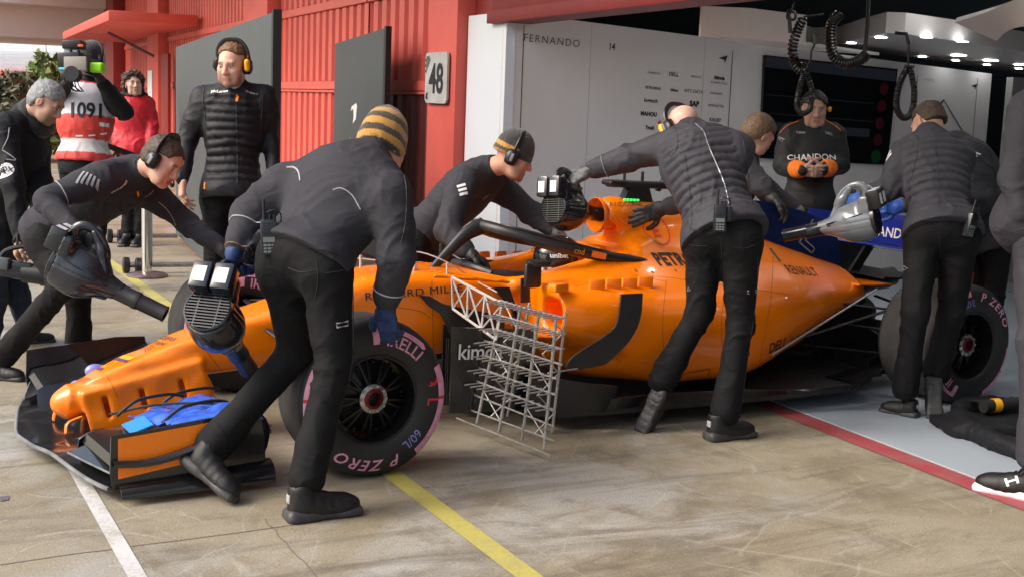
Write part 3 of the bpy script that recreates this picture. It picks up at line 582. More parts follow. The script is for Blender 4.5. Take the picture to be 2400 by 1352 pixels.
# ================================================================ the racing car (its own axes: x back from the front axle, y to its right, z up)
CAR = empty('racing_car', V(1.6, 0, 0), 'orange single seater racing car with blue engine fin being pushed into the garage', 'racing car')
WB = 3.6
def chaikin(p, n=2):
    p = np.asarray(p, float)
    for _ in range(n): q = np.roll(p, -1, 0); p = np.stack([.75*p+.25*q, .25*p+.75*q], 1).reshape(-1, 2)
    return p
def sdpoly(y, z, poly):
    p = np.stack([y, z], -1); d = np.full(y.shape, 1e9); s = np.ones(y.shape); m = len(poly)
    for i in range(m):
        a, b = poly[i], poly[i-1]; e = b-a; w_ = p-a; t = np.clip((w_@e)/max(e@e, 1e-12), 0, 1); r = w_-t[..., None]*e; d = np.minimum(d, (r**2).sum(-1))
        c1 = p[..., 1] >= a[1]; c2 = p[..., 1] < b[1]; c3 = e[0]*w_[..., 1] > e[1]*w_[..., 0]; fl = (c1 & c2 & c3) | (~c1 & ~c2 & ~c3); s = np.where(fl, -s, s)
    return s*np.sqrt(d)
def loft(st, ch=2):
    xs = np.array([s[0] for s in st])
    polys = [chaikin(np.vstack([np.array(s[1]), np.array([(-y, z) for y, z in s[1][::-1]])]), ch) for s in st]
    def f(P):
        X = P[:, 0, 0, 0]; Y, Z = abs(P[0, :, :, 1]), P[0, :, :, 2]; S = [sdpoly(Y, Z, q) for q in polys]; S = [2*S[0]-S[1]]+S+[2*S[-1]-S[-2]]
        out = np.empty(P.shape[:3])
        for i, x in enumerate(X):
            xc = min(max(x, xs[0]), xs[-1]-1e-6); k = int(np.searchsorted(xs, xc, 'right')-1); k = min(k, len(xs)-2); t = (xc-xs[k])/(xs[k+1]-xs[k]); a, b, c, d = S[k:k+4]
            v = .5*(2*b+(c-a)*t+(2*a-5*b+4*c-d)*t*t+(3*b-a-3*c+d)*t**3); e = max(xs[0]-x, x-xs[-1])
            out[i] = np.maximum(v, e)
        return out
    m = max(max(y for y, z in s[1]) for s in st); zl = min(min(z for y, z in s[1]) for s in st); zh = max(max(z for y, z in s[1]) for s in st)
    return f, (xs[0], -m, zl), (xs[-1], m, zh)
def rbox(hw, zb, zt, r=.35, tw=None):      # rounded box half profile
    tw = hw if tw is None else tw
    return [(0, zb), (hw*.7, zb), (hw, zb+(zt-zb)*.25), (hw, zt-(zt-zb)*.3), (tw, zt-(zt-zb)*.1), (tw*.8, zt), (0, zt)]
# --- nose
nose = SDF(.008)
f, lo, hi = loft([(-1.02, rbox(.055, .15, .255)), (-.9, rbox(.085, .18, .325)), (-.75, rbox(.105, .235, .385)), (-.5, rbox(.135, .285, .475)), (-.2, rbox(.165, .305, .568)), (.1, rbox(.19, .315, .655))])
nose.func(f, lo, hi, .02)
nose.ell(V(-1.035, 0, .195), (.075, .070, .066), k=.07)
for s in (1, -1):
    yl = lambda x: .088+.115*(x+1.0)
    nose.box(V(-.715, s*yl(-.715), .215), (.270, .016, .105), ax=[unit(V(1, s*.115, .24)), unit(V(-s*.115, 1, 0)), unit(V(-.24, 0, 1))], rd=.014, k=.035)
    nose.ell(V(-.47, s*yl(-.47), .20), (.05, .016, .10), k=.03)
    for (x, z) in ((-.90, .185), (-.745, .212), (-.575, .245)):
        ax_ = [unit(V(1, s*.115, .24)), unit(V(-s*.115, 1, 0)), unit(V(-.24, 0, 1))]
        nose.ell(V(x-.035, s*(yl(x)+.030), z+.01), (.062, .024, .058), ax=ax_, k=.022, sub=True)
        nose.box(V(x+.012, s*yl(x), z), (.010, .04, .050), ax=ax_, rd=.008, k=.010, sub=True)
vs, fs = nose.mesh(smooth=2); NOSE = mesh('nose_cone', vs, fs, M['orange'], CAR)
# --- survival cell, sidepods, engine cover
body = SDF(.0115)
f, lo, hi = loft([(.11, rbox(.19, .315, .658)), (.35, rbox(.215, .32, .728)), (.6, rbox(.245, .32, .742)), (.9, rbox(.275, .31, .735)), (1.15, rbox(.30, .26, .715)), (1.5, rbox(.33, .2, .74)), (1.9, rbox(.3, .2, .74))])
body.func(f, lo, hi, .01)
f, lo, hi = loft([
 (1.13, [(0, .36), (.3, .36), (.38, .43), (.54, .445), (.62, .48), (.645, .57), (.63, .645), (.56, .685), (.4, .695), (0, .70)]),
 (1.24, [(0, .26), (.34, .27), (.42, .37), (.58, .415), (.66, .47), (.675, .57), (.655, .65), (.55, .70), (.38, .72), (0, .73)]),
 (1.45, [(0, .18), (.40, .19), (.52, .29), (.66, .36), (.70, .46), (.70, .565), (.66, .65), (.53, .70), (.36, .745), (.28, .77), (0, .77)]),
 (1.75, [(0, .16), (.52, .17), (.64, .22), (.70, .34), (.71, .47), (.67, .60), (.54, .685), (.38, .75), (.28, .81), (.14, .85), (0, .86)]),
 (2.0, [(0, .15), (.54, .165), (.66, .21), (.70, .34), (.70, .47), (.65, .59), (.50, .68), (.34, .76), (.21, .84), (.12, .93), (.10, 1.0), (0, 1.03)]),
 (2.35, [(0, .15), (.52, .165), (.63, .22), (.67, .36), (.66, .48), (.58, .60), (.43, .68), (.27, .79), (.165, .90), (.09, .99), (0, 1.01)]),
 (2.8, [(0, .22), (.36, .235), (.48, .31), (.54, .43), (.53, .54), (.45, .62), (.31, .69), (.18, .77), (.07, .85), (0, .875)]),
 (3.2, [(0, .33), (.24, .35), (.34, .41), (.38, .49), (.36, .56), (.29, .61), (.17, .67), (.06, .74), (0, .755)]),
 (3.52, [(0, .44), (.17, .455), (.24, .49), (.265, .53), (.24, .57), (.16, .61), (.06, .655), (0, .665)])])
body.func(f, lo, hi, .03)
body.cone(V(1.84, 0, .985), V(2.35, 0, .955), .098, .075, k=.05)       # air box
body.cone(V(1.80, 0, .99), V(1.86, 0, .985), .094, .10, k=.03)
for s in (1, -1):
    for a, b, ra, rb in ((V(1.08, s*.285, .675), V(1.36, s*.285, .675), .035, .04), (V(1.55, s*.285, .735), V(1.70, s*.250, .775), .05, .055), (V(1.70, s*.250, .775), V(1.95, s*.17, .80), .055, .06)): body.cone(a, b, ra, rb, k=.05)
body.box(V(1.31, 0, .80), (.37, .19, .30), rd=.09, k=.03, sub=True)     # cockpit opening
body.box(V(1.70, 0, .885), (.12, .30, .06), rd=.03, k=.03, sub=True)    # gap under the roll hoop
body.cone(V(1.70, 0, .99), V(1.98, 0, .985), .078, .06, k=.012, sub=True)
for s in (1, -1):
    body.box(V(1.17, s*.525, .565), (.14, .085, .072), ax=[unit(V(1, s*-.12, 0)), unit(V(s*.12, 1, 0)), V(0, 0, 1)], rd=.055, k=.03, sub=True)   # side inlet
    body.box(V(1.29, s*.66, .30), (.20, .14, .055), rd=.05, k=.07, sub=True)       # undercut
    body.cone(V(.62, s*.275, .735), V(1.0, s*.33, .70), .012, .012, k=.03)
vs, fs = body.mesh(smooth=2); BODY = mesh('engine_cover', vs, fs, M['orange'], CAR)
bv = bvh_of(BODY); bvn = bvh_of(NOSE)
MB().abox((.97, -.19, .44), (1.66, .19, .452)).build('cockpit_floor', M['carbon'], CAR, smooth=False)
a = MB()
for s in (1, -1): a.tube(spline([V(.98, s*.20, .725), V(1.12, s*.245, .718), V(1.3, s*.24, .705), V(1.46, s*.235, .715)], 14), [.02]*14, 8)
a.tube(spline([V(.98, -.20, .725), V(.93, -.1, .745), V(.93, .1, .745), V(.98, .20, .725)], 10), .02, 8); a.build('cockpit_padding', M['carbon'], CAR)
a = MB()
for s in (1, -1): a.box(V(1.64, s*.17, .765), [unit(V(1, -s*.12, .1)), unit(V(s*.12, 1, 0)), V(0, 0, 1)], (.085, .03, .050), .02)
a.box(V(1.68, 0, .76), np.eye(3), (.03, .15, .08), .02); a.build('headrest', M['orange'], CAR)
for i in range(4):
    x = 1.36+i*.105
    for s in (1, -1): MB().box(V(x, s*(.575-.01*i), .702-.0*i), [unit(V(1, s*.25, 0)), unit(V(-s*.25, 1, 0)), V(0, 0, 1)], (.042, .012, .032), .01).build('vortex_fin', M['orange'], CAR)
MB().box(V(1.12, -.60, .705), [unit(V(1, .3, 0)), unit(V(-.3, 1, 0)), V(0, 0, 1)], (.05, .03, .022), .012).build('vortex_fin', M['orange'], CAR)
# air box trim, camera, fin
MB().lathe([(.076, .20), (.080, .02), (.092, -.004), (.097, .004), (.097, .012)], V(1.722, 0, .99), V(1, 0, 0), 32).build('air_box_rim', mat('airbox rim orange', (.85, .17, .004), .35, coat=.5), CAR)
MB().lathe([(.079, 0), (0, .001)], V(1.90, 0, .987), V(1, 0, 0), 24).build('air_box_duct', M['carbon'], CAR)
a = MB(); a.prism([V(1.88, -.03, 1.06), V(2.08, -.03, 1.06), V(2.05, -.03, 1.14), V(1.92, -.03, 1.14)], V(0, .06, 0)); a.build('camera_pylon', M['carbon'], CAR, smooth=False)
a = MB(); a.box(V(1.99, 0, 1.155), [unit(V(1, 0, -.03)), V(0, 1, 0), V(.03, 0, 1)], (.20, .035, .020), .014); a.box(V(1.83, 0, 1.165), np.eye(3), (.05, .05, .014), .01)
a.tube([V(1.9, 0, 1.17), V(1.9, 0, 1.235)], .008); a.tube([V(2.02, 0, 1.17), V(2.02, 0, 1.225)], .009); a.box(V(2.16, 0, 1.17), [unit(V(.5, 0, .8)), V(0, 1, 0), unit(V(-.8, 0, .5))], (.06, .02, .008), .004); a.build('camera_pod', M['carbon'], CAR)
a = MB()
for k in range(5): a.box(V(1.865+.022*k, -.062, 1.078-.001*k), np.eye(3), (.006, .006, .006), .002)
a.build('status_lights', M['led'], CAR)
fin = [(2.25, 1.0), (2.45, 1.075), (2.9, 1.06), (3.2, 1.0), (3.42, .93), (3.53, .80), (3.55, .66), (3.2, .70), (2.8, .80), (2.4, .95)]
FIN = MB().prism([V(x, -.006, z) for x, z in fin], V(0, .012, 0)).build('shark_fin', M['navy'], CAR, smooth=False)
sh = merge2d(*[(np.array([p, q, q+n_, p+n_]), [[0, 1, 2, 3]]) for p, q, n_ in [(np.array(p_), np.array(q_), np.array(nn_)) for p_, q_, nn_ in (((-.07, .02), (.03, .16), (.012, -.004)), ((-.07, .02), (.04, -.05), (.0, .010)), ((.04, -.05), (.06, -.02), (.008, 0)), ((.06, -.02), (-.02, .03), (0, .008)), ((-.02, .03), (.055, .14), (.010, 0)))]])
decal('fin_number', sh, V(3.26, -.0075, .79), (1, 0, 0), (0, 0, 1), M['greym'], CAR, dirn=V(0, 1, 0))
# --- halo
a = MB(); a.tube(spline([V(.74, 0, .725), V(.84, 0, .82), V(.93, 0, .90), V(1.03, 0, .945)], 12), [.020, .022, .024, .026, .028, .030, .032, .035, .038, .04, .042, .044], 14, up=V(0, 1, 0), flat=.8)
loop = spline([V(1.92, -.30, .755), V(1.78, -.315, .778), V(1.5, -.315, .822), V(1.25, -.27, .875), V(1.08, -.16, .925), V(1.02, 0, .945), V(1.08, .16, .925), V(1.25, .27, .875), V(1.5, .315, .822), V(1.78, .315, .778), V(1.92, .30, .755)], 60)
hr = [.014+.017*math.sin(PI*min(1, max(0, (min(i, 59-i))/16.))*.5) for i in range(60)]; a.tube(loop, hr, 14); a.build('halo', M['carbon'], CAR)
a = MB(); g = spline([V(1.6, -.325, .828), V(1.5, -.325, .850), V(1.25, -.28, .912), V(1.09, -.17, .955), V(1.06, 0, .950), V(1.09, .17, .955), V(1.25, .28, .912), V(1.5, .325, .850), V(1.6, .325, .828)], 40)
a.tube(g, .007, 8); a.build('halo_winglet', M['carbon'], CAR)
MB().sheet([[V(1.75, s*.34, .845), V(1.62, s*.34, .885)] for s in (-1, -.9)], .004)
decal('lettering', text2d('cnd', .045, .0), V(1.40, -.348, .842), (1, 0, -.2), (0, 0, 1), mat('amber print', (.75, .33, .01), .5), CAR, bvh=None, dirn=V(0, 1, 0))
decal('sticker', rect2d(.09, .032), V(1.52, -.348, .818), (1, 0, -.2), (0, 0, 1), M['orangeprint'], CAR, dirn=V(0, 1, 0))
# --- mirrors
for s in (1, -1):
    a = MB(); a.box(V(1.065, s*.45, .745), [unit(V(1, -s*.15, 0)), unit(V(s*.15, 1, 0)), V(0, 0, 1)], (.050, .014, .062), .012); a.box(V(1.10, s*.44, .80), [unit(V(1, s*.2, 0)), unit(V(-s*.2, 1, .0)), V(0, 0, 1)], (.055, .035, .016), .010); a.prism([V(1.05, s*.36, .72), V(1.10, s*.36, .72), V(1.10, s*.37, .60), V(1.05, s*.37, .60)], V(0, s*.008, 0)); a.tube([V(1.09, s*.44, .74), V(1.14, s*.31, .69)], .010); a.build('mirror', M['carbon'], CAR)
# --- floor, bargeboards, turning vanes
fl = [(1.05, .42), (1.12, .60), (1.35, .68), (1.7, .70), (2.5, .75), (2.95, .74), (3.15, .58), (3.3, .50), (3.45, .50)]
poly = [V(x, -y, .075) for x, y in fl]+[V(x, y, .075) for x, y in fl[::-1]]
MB().prism(poly, V(0, 0, .028)).build('floor', M['floorc'], CAR, smooth=False)
a = MB(); a.abox((.85, -.22, .035), (3.3, .22, .074)); a.build('plank', mat('worn plank', (.10, .08, .06), .7, var=.3), CAR, smooth=False)
for s in (1, -1):
    a = MB(); a.sheet([[V(x, s*y0, z0), V(x, s*y1, z1)] for x, y0, z0, y1, z1 in ((1.35, .685, .10, .70, .16), (1.7, .705, .105, .72, .165), (2.2, .735, .105, .76, .15), (2.6, .76, .105, .80, .125), (2.85, .77, .105, .86, .14), (3.0, .74, .11, .86, .16))], .008); a.build('floor_edge', M['black'], CAR)
    a = MB(); q = spline([V(1.30, s*.77, .10), V(1.28, s*.775, .24), V(1.24, s*.775, .33)], 6)
    # bent turning vane beside the pod
    oq = [(1.375, .685), (1.50, .685), (1.50, .56), (1.44, .45), (1.33, .37), (1.30, .345), (1.07, .330), (1.09, .385), (1.17, .43), (1.29, .485), (1.365, .535)]
    a = MB(); a.prism([V(x, s*.755, z) for x, z in np.vstack([oq[:2], chaikin(oq, 2)[5:42]])], V(0, s*.012, 0)); a.build('turning_vane', M['carbon'], CAR, smooth=False)
    a = MB(); a.sheet([[V(x, s*(.70+.05*math.sin(i)), .10), V(x, s*(.73+.03*math.sin(i)), .30-.02*i)] for i, x in enumerate((1.03, 1.12, 1.22, 1.33, 1.42))], .01)
    a.sheet([[V(.95+.06*i, s*(.60+.03*i), .09), V(.98+.06*i, s*(.62+.03*i), .27)] for i in range(4)], .008); a.build('lower_vane', M['carbon'], CAR)
    a = MB()
    for j, (y0, zt, x0, x1) in enumerate(((.30, .50, .66, 1.0), (.36, .44, .66, 1.02), (.34, .44, .66, .86), (.40, .30, .70, 1.05))):
        n = 7; a.sheet([[V(x0+(x1-x0)*t, s*(y0+.10*t*t), .10+.02*j), V(x0+(x1-x0)*t, s*(y0+.12*t*t), zt-.05*t)] for t in np.linspace(0, 1, n)], .007)
    a.build('bargeboard', M['carbon'], CAR)
    a = MB(); tp = [(.535, .645), (.59, .64), (.66, .60), (.78, .57), (.99, .53), (.99, .40), (.70, .42), (.67, .50), (.64, .555), (.585, .59)]
    a.prism([V(x, s*(.275+.22*max(0, .655-z)), z) for x, z in tp], V(0, s*.008, 0)); a.build('boomerang', M['carbon'], CAR, smooth=False)
    a = MB(); a.prism([V(.60, s*.50, .115), V(1.02, s*.545, .10), V(1.02, s*.545, .50), V(.60, s*.50, .525)], V(0, s*.01, 0)); KIM = a.build('side_panel', M['black'], CAR, smooth=False)
    if s < 0: decal('lettering', text2d('kimoa', .105, .010, 0, .95, .95), V(.745, -.530, .405), V(1, -.107, -.03), (0, 0, 1), M['whitem'], CAR, dirn=V(.107, 1, 0), bvh=bvh_of(KIM), off=.008, L=.1)
a = MB(); a.box(V(1.0, -.35, .40), [unit(V(1, 0, -.06)), V(0, 1, 0), V(.06, 0, 1)], (.10, .09, .02), .01); a.build('vane_bracket', M['carbon'], CAR)
a = MB(); a.prism([V(.93, -.30, .67), V(1.02, -.30, .67), V(1.06, -.34, .52), V(1.07, -.34, .43), V(1.04, -.34, .43), V(1.02, -.33, .56)], V(0, -.008, 0)); a.build('chassis_vane', M['carbon'], CAR, smooth=False)
# --- wheels
def polar(shape, R, a0, cx, y, rad, L=.02):
    vs, fs = refine(shape[0], shape[1], L); return [V(cx+(R+q[1])*math.cos(a0-q[0]/R), y(R+q[1]), rad+(R+q[1])*math.sin(a0-q[0]/R)) for q in vs], fs
def arcband(a0, a1, R0, R1, cx, y, rad, n=40):
    vs = []; 
    for t in np.radians(np.linspace(a0, a1, n)): vs += [V(cx+R*math.cos(t), y(R)-.0012, rad+R*math.sin(t)) for R in np.linspace(R0, R1, 7)]
    return vs, [[7*i+j, 7*i+j+1, 7*i+8+j, 7*i+7+j] for i in range(n-1) for j in range(6)]
def wheel(cx, yc, wd, spin, zero=True):
    R = .335; h = wd/2; RR = .187
    side = [(.172, h-.055), (RR, h-.012), (.20, h-.002), (.235, h+.008), (.275, h+.006), (.305, h-.004), (.322, h-.018), (.331, h-.038), (R, h-.065)]
    prof = [(r, -y) for r, y in side]+[(R+.001, 0)]+[(r, y) for r, y in side[::-1]]
    nin = len(side)
    rm = MB(); o = V(cx, yc, R)
    sg = -1 if yc < 0 else 1      # outer side
    rm.lathe([(.168, sg*(h-.06)), (.178, sg*(h-.012)), (.187, sg*(h-.010)), (.187, sg*(h-.022)), (.176, sg*(h-.045)), (.165, sg*(h-.10)), (.160, sg*(-h+.03)), (.182, sg*(-h+.01)), (.172, sg*(-h+.05))], o, V(0, 1, 0), 64)
    rm.lathe([(.157, sg*(h-.105)), (.15, sg*(h-.115)), (.05, sg*(h-.085)), (.045, sg*(h-.06)), (0, sg*(h-.06))], o, V(0, 1, 0), 48)
    for k in range(9):
        t = spin+2*PI*k/9; e = V(math.cos(t), 0, math.sin(t))
        for dt in (-.07, .07):
            e2 = V(math.cos(t+dt*1.6), 0, math.sin(t+dt*1.6)); rm.tube([o+e*.05+V(0, sg*(h-.055), 0), o+e2*.11+V(0, sg*(h-.060), 0), o+e2*.162+V(0, sg*(h-.075), 0)], [.010, .007, .009], 6)
        e3 = V(math.cos(t+.35), 0, math.sin(t+.35)); rm.tube([o+e3*.148+V(0, sg*(h-.095), 0), o+e3*.148+V(0, sg*(h-.078), 0)], .006, 6)
    wobj = rm.build('wheel', M['rim'], CAR)
    ty = MB().lathe(prof, o, V(0, 1, 0), 96).build('tyre', [M['tyre'], M['tread']], wobj, auto=None)
    n = 96; k0 = nin-2
    ty.data.polygons.foreach_set('material_index', [1 if k0 <= i//n <= k0+3 else 0 for i in range(len(ty.data.polygons))])
    nut = MB(); nut.lathe([(.043, sg*(h-.058)), (.043, sg*(h-.028)), (.030, sg*(h-.020)), (.030, sg*(h-.085)), (0, sg*(h-.085))], o, V(0, 1, 0), 32)
    nut.build('hub_nut', M['redp'], wobj)
    ring = MB(); ring.lathe([(.062, sg*(h-.060)), (.062, sg*(h-.034)), (.044, sg*(h-.029)), (.044, sg*(h-.06))], o, V(0, 1, 0), 32)
    for k in range(10): t = 2*PI*k/10; ring.box(o+V(.054*math.cos(t), sg*(h-.030), .054*math.sin(t)), [V(math.cos(t), 0, math.sin(t)), V(0, 1, 0), V(-math.sin(t), 0, math.cos(t))], (.006, .006, .007), .002)
    ring.build('hub_ring', M['steel'], wobj)
    ys = np.array([q[1] for q in side]); rs = np.array([q[0] for q in side])
    yf = lambda r: yc-float(np.interp(r, rs, ys))-.0014
    sp = math.degrees(spin)
    P = text2d('PIRELLI', .072, .006, 0, 1.0, .95); bar = rect2d(.16, .009); 
    top_ = merge2d(shift2d(P, 0, -.006), (np.array([(-.155, .024), (.07, .024), (.09, .030), (.07, .036), (-.155, .036)]), [[0, 1, 2, 3, 4]]), (np.array([(-.155, -.034), (-.128, -.034), (-.120, .024), (-.155, .024)]), [[0, 1, 2, 3]]))
    vs, fs = polar(text2d('IRELLI', .070, .014, 0, 1.0, 1.0), .256, spin-.04, cx, yf, R); mesh('lettering', vs, fs, M['pink'], wobj, smooth=False)
    vs, fs = polar((np.array([(-.148, -.030), (-.118, -.030), (-.112, .020), (.0, .020), (.09, .018), (.10, .028), (.08, .040), (-.148, .036)]), [[0, 1, 2, 7], [2, 3, 4, 5, 6, 7]]), .268, spin+.0, cx, yf, R); mesh('lettering', vs, fs, M['pink'], wobj, smooth=False)
    if zero: vs, fs = polar(text2d('P ZERO', .066, .015, .3, 1.25, 1.15), .276, spin-math.radians(163), cx, yf, R); mesh('lettering', vs, fs, M['pink'], wobj, smooth=False)
    for a0, a1 in ((sp-39, sp-116), (sp+78, sp+140)):
        vs, fs = arcband(a0, a1, .283, .3185, cx, yf, R); mesh('sidewall_band', vs, fs, M['pink'], wobj, smooth=False)
    for a_ in (sp-66, sp+112):
        vs, fs = arcband(a_-1.3, a_+1.3, .281, .3190, cx, lambda r: yf(r)-.0012, R, 4); mesh('crayon_mark', vs, fs, M['redmark'], wobj, smooth=False)
    vs, fs = polar((np.array([(-.012, .0), (.012, -.022), (.012, .022)]), [[0, 1, 2]]), .282, spin-math.radians(50), cx, lambda r: yf(r)-.0012, R); mesh('crayon_mark', vs, fs, M['redmark'], wobj, smooth=False)
    vs, fs = polar(text2d('L', .075, .01), .258, spin-math.radians(70), cx, yf, R); mesh('crayon_mark', vs, fs, M['redmark'], wobj, smooth=False)
    vs, fs = polar(text2d('4', .05, .01), .255, spin-math.radians(52), cx, yf, R); mesh('crayon_mark', vs, fs, M['redmark'], wobj, smooth=False)
    vs, fs = polar(text2d('60/L', .055, .0), .245, spin-math.radians(112), cx, yf, R); mesh('chalk_mark', vs, fs, M['violet'], wobj, smooth=False)
    return wobj
wheel(0, -.8475, .305, math.radians(64)); wheel(0, .8475, .305, math.radians(66), False); wheel(WB, -.7975, .405, math.radians(215-360)); wheel(WB, .7975, .405, math.radians(40))
# --- suspension and rear end
for s in (1, -1):
    a = MB()
    for p, q in ((V(-.12, s*.17, .54), V(0, s*.68, .50)), (V(.30, s*.21, .55), V(.03, s*.68, .50)), (V(-.10, s*.15, .36), V(-.02, s*.68, .20)), (V(.32, s*.18, .33), V(.03, s*.68, .20)), (V(.1, s*.2, .60), V(.0, s*.66, .26)), (V(-.18, s*.16, .5), V(-.12, s*.68, .42))):
        a.tube([p, q], .016, 8, flat=.5, up=V(0, 0, 1))
    a.build('front_suspension', M['carbon'], CAR)
    a = MB()
    for p, q in ((V(3.1, s*.2, .50), V(3.58, s*.6, .46)), (V(3.75, s*.12, .48), V(3.62, s*.6, .46)), (V(3.0, s*.25, .25), V(3.58, s*.6, .2)), (V(3.75, s*.1, .26), V(3.62, s*.6, .2)), (V(3.3, s*.22, .36), V(3.6, s*.6, .33)), (V(2.75, s*.42, .30), V(3.5, s*.62, .52))):
        a.tube([p, q], .015, 8, flat=.5, up=V(0, 0, 1))
    a.build('rear_suspension', M['carbon'], CAR)
    MB().lathe([(.0, -.03), (.14, -.03), (.14, .03), (.0, .03)], V(0, s*.66, .335), V(0, 1, 0), 24).build('brake_duct', M['carbon'], CAR); MB().lathe([(.0, -.03), (.15, -.03), (.15, .03), (.0, .03)], V(WB, s*.57, .335), V(0, 1, 0), 24).build('brake_duct', M['carbon'], CAR)
    MB().tube([V(2.45, s*.66, .30), V(3.42, s*.44, .58)], .006, 6).build('sensor_cable', M['greym'], CAR)
    # floor tail before the rear tyre, rear wing endplate
    a = MB(); a.sheet([[V(3.0+.07*i, s*(.50+.0*i), .105+.01*i), V(3.0+.07*i, s*(.79-.02*i), .12+.02*i)] for i in range(4)], .006); a.build('floor_tail', M['black'], CAR)
    ep = [(3.62, .36), (4.22, .36), (4.26, .80), (4.22, .96), (3.72, .96), (3.62, .80)]
    MB().prism([V(x, s*.475, z) for x, z in ep], V(0, s*.012, 0)).build('rear_wing_endplate', M['carbon'], CAR, smooth=False)
    MB().prism([V(x, s*.4875, z) for x, z in ((3.68, .40), (4.15, .40), (4.18, .66), (3.68, .60))], V(0, s*.004, 0)).build('endplate_panel', M['orange'], CAR, smooth=False)
a = SDF(.014); a.cone(V(2.5, 0, .30), V(3.75, 0, .36), .20, .10); a.box(V(3.3, 0, .3), (.45, .12, .13), rd=.04, k=.05); a.cone(V(3.2, .0, .52), V(3.95, 0, .56), .09, .06, k=.05); v_, f_ = a.mesh(smooth=1); mesh('gearbox', v_, f_, M['carbon'], CAR)
MB().lathe([(.055, 0), (.06, .16), (.052, .16), (.048, 0)], V(3.85, 0, .565), V(1, 0, .08), 24).build('exhaust', mat('burnt metal', (.09, .08, .075), .4, metal=.9), CAR)
a = MB(); 
for y in (-.42, -.28, -.14, 0, .14, .28, .42): a.sheet([[V(3.42, y, .06), V(3.42, y, .16)], [V(3.9, y, .08), V(3.9, y, .30)]], .008)
a.sheet([[V(3.4, y, .105), V(3.65, y, .16), V(3.92, y, .30)] for y in (-.5, 0, .5)], .01); a.build('diffuser', M['carbon'], CAR)
def foil(y0, y1, pts, t, ny=8): return [[V(x, y, z) for x, z in pts] for y in np.linspace(y0, y1, ny)]
RW = MB().sheet(foil(-.474, .474, [(3.72, .80), (3.8, .775), (3.92, .79), (4.02, .83)], .02), .022).build('rear_wing', M['blue'], CAR)
RW2 = MB().sheet(foil(-.474, .474, [(4.0, .85), (4.08, .88), (4.16, .945)], .02), .018).build('rear_wing_flap', M['blue'], CAR)
a = MB(); a.prism([V(3.58, -.01, .56), V(3.66, -.01, .56), V(3.84, -.01, .79), V(3.76, -.01, .79)], V(0, .02, 0)); a.build('wing_pylon', M['carbon'], CAR, smooth=False)
a = MB(); a.sheet(foil(-.3, .3, [(3.62, .62), (3.75, .61), (3.86, .63)], .01), .012); a.build('wing_tray', M['carbon'], CAR); 
MB().sheet(foil(-.30, -.02, [(3.42, .585), (3.55, .578), (3.70, .578)], .01), .010).build('cooling_lip', M['orange'], CAR)
# front of the main plane carries large white letters
a = MB(); a.prism([V(3.70, y, z) for y, z in ((-.47, .82), (.47, .82), (.47, .97), (-.47, .97))], V(.012, 0, 0)); 
a.build('rear_wing_panel', M['blue'], CAR, smooth=False)
decal('lettering', text2d('GANDO', .085, .012, .15), V(3.696, -.25, .885), (0, -1, 0), (0, 0, 1), M['whitem'], CAR, dirn=V(1, 0, 0))
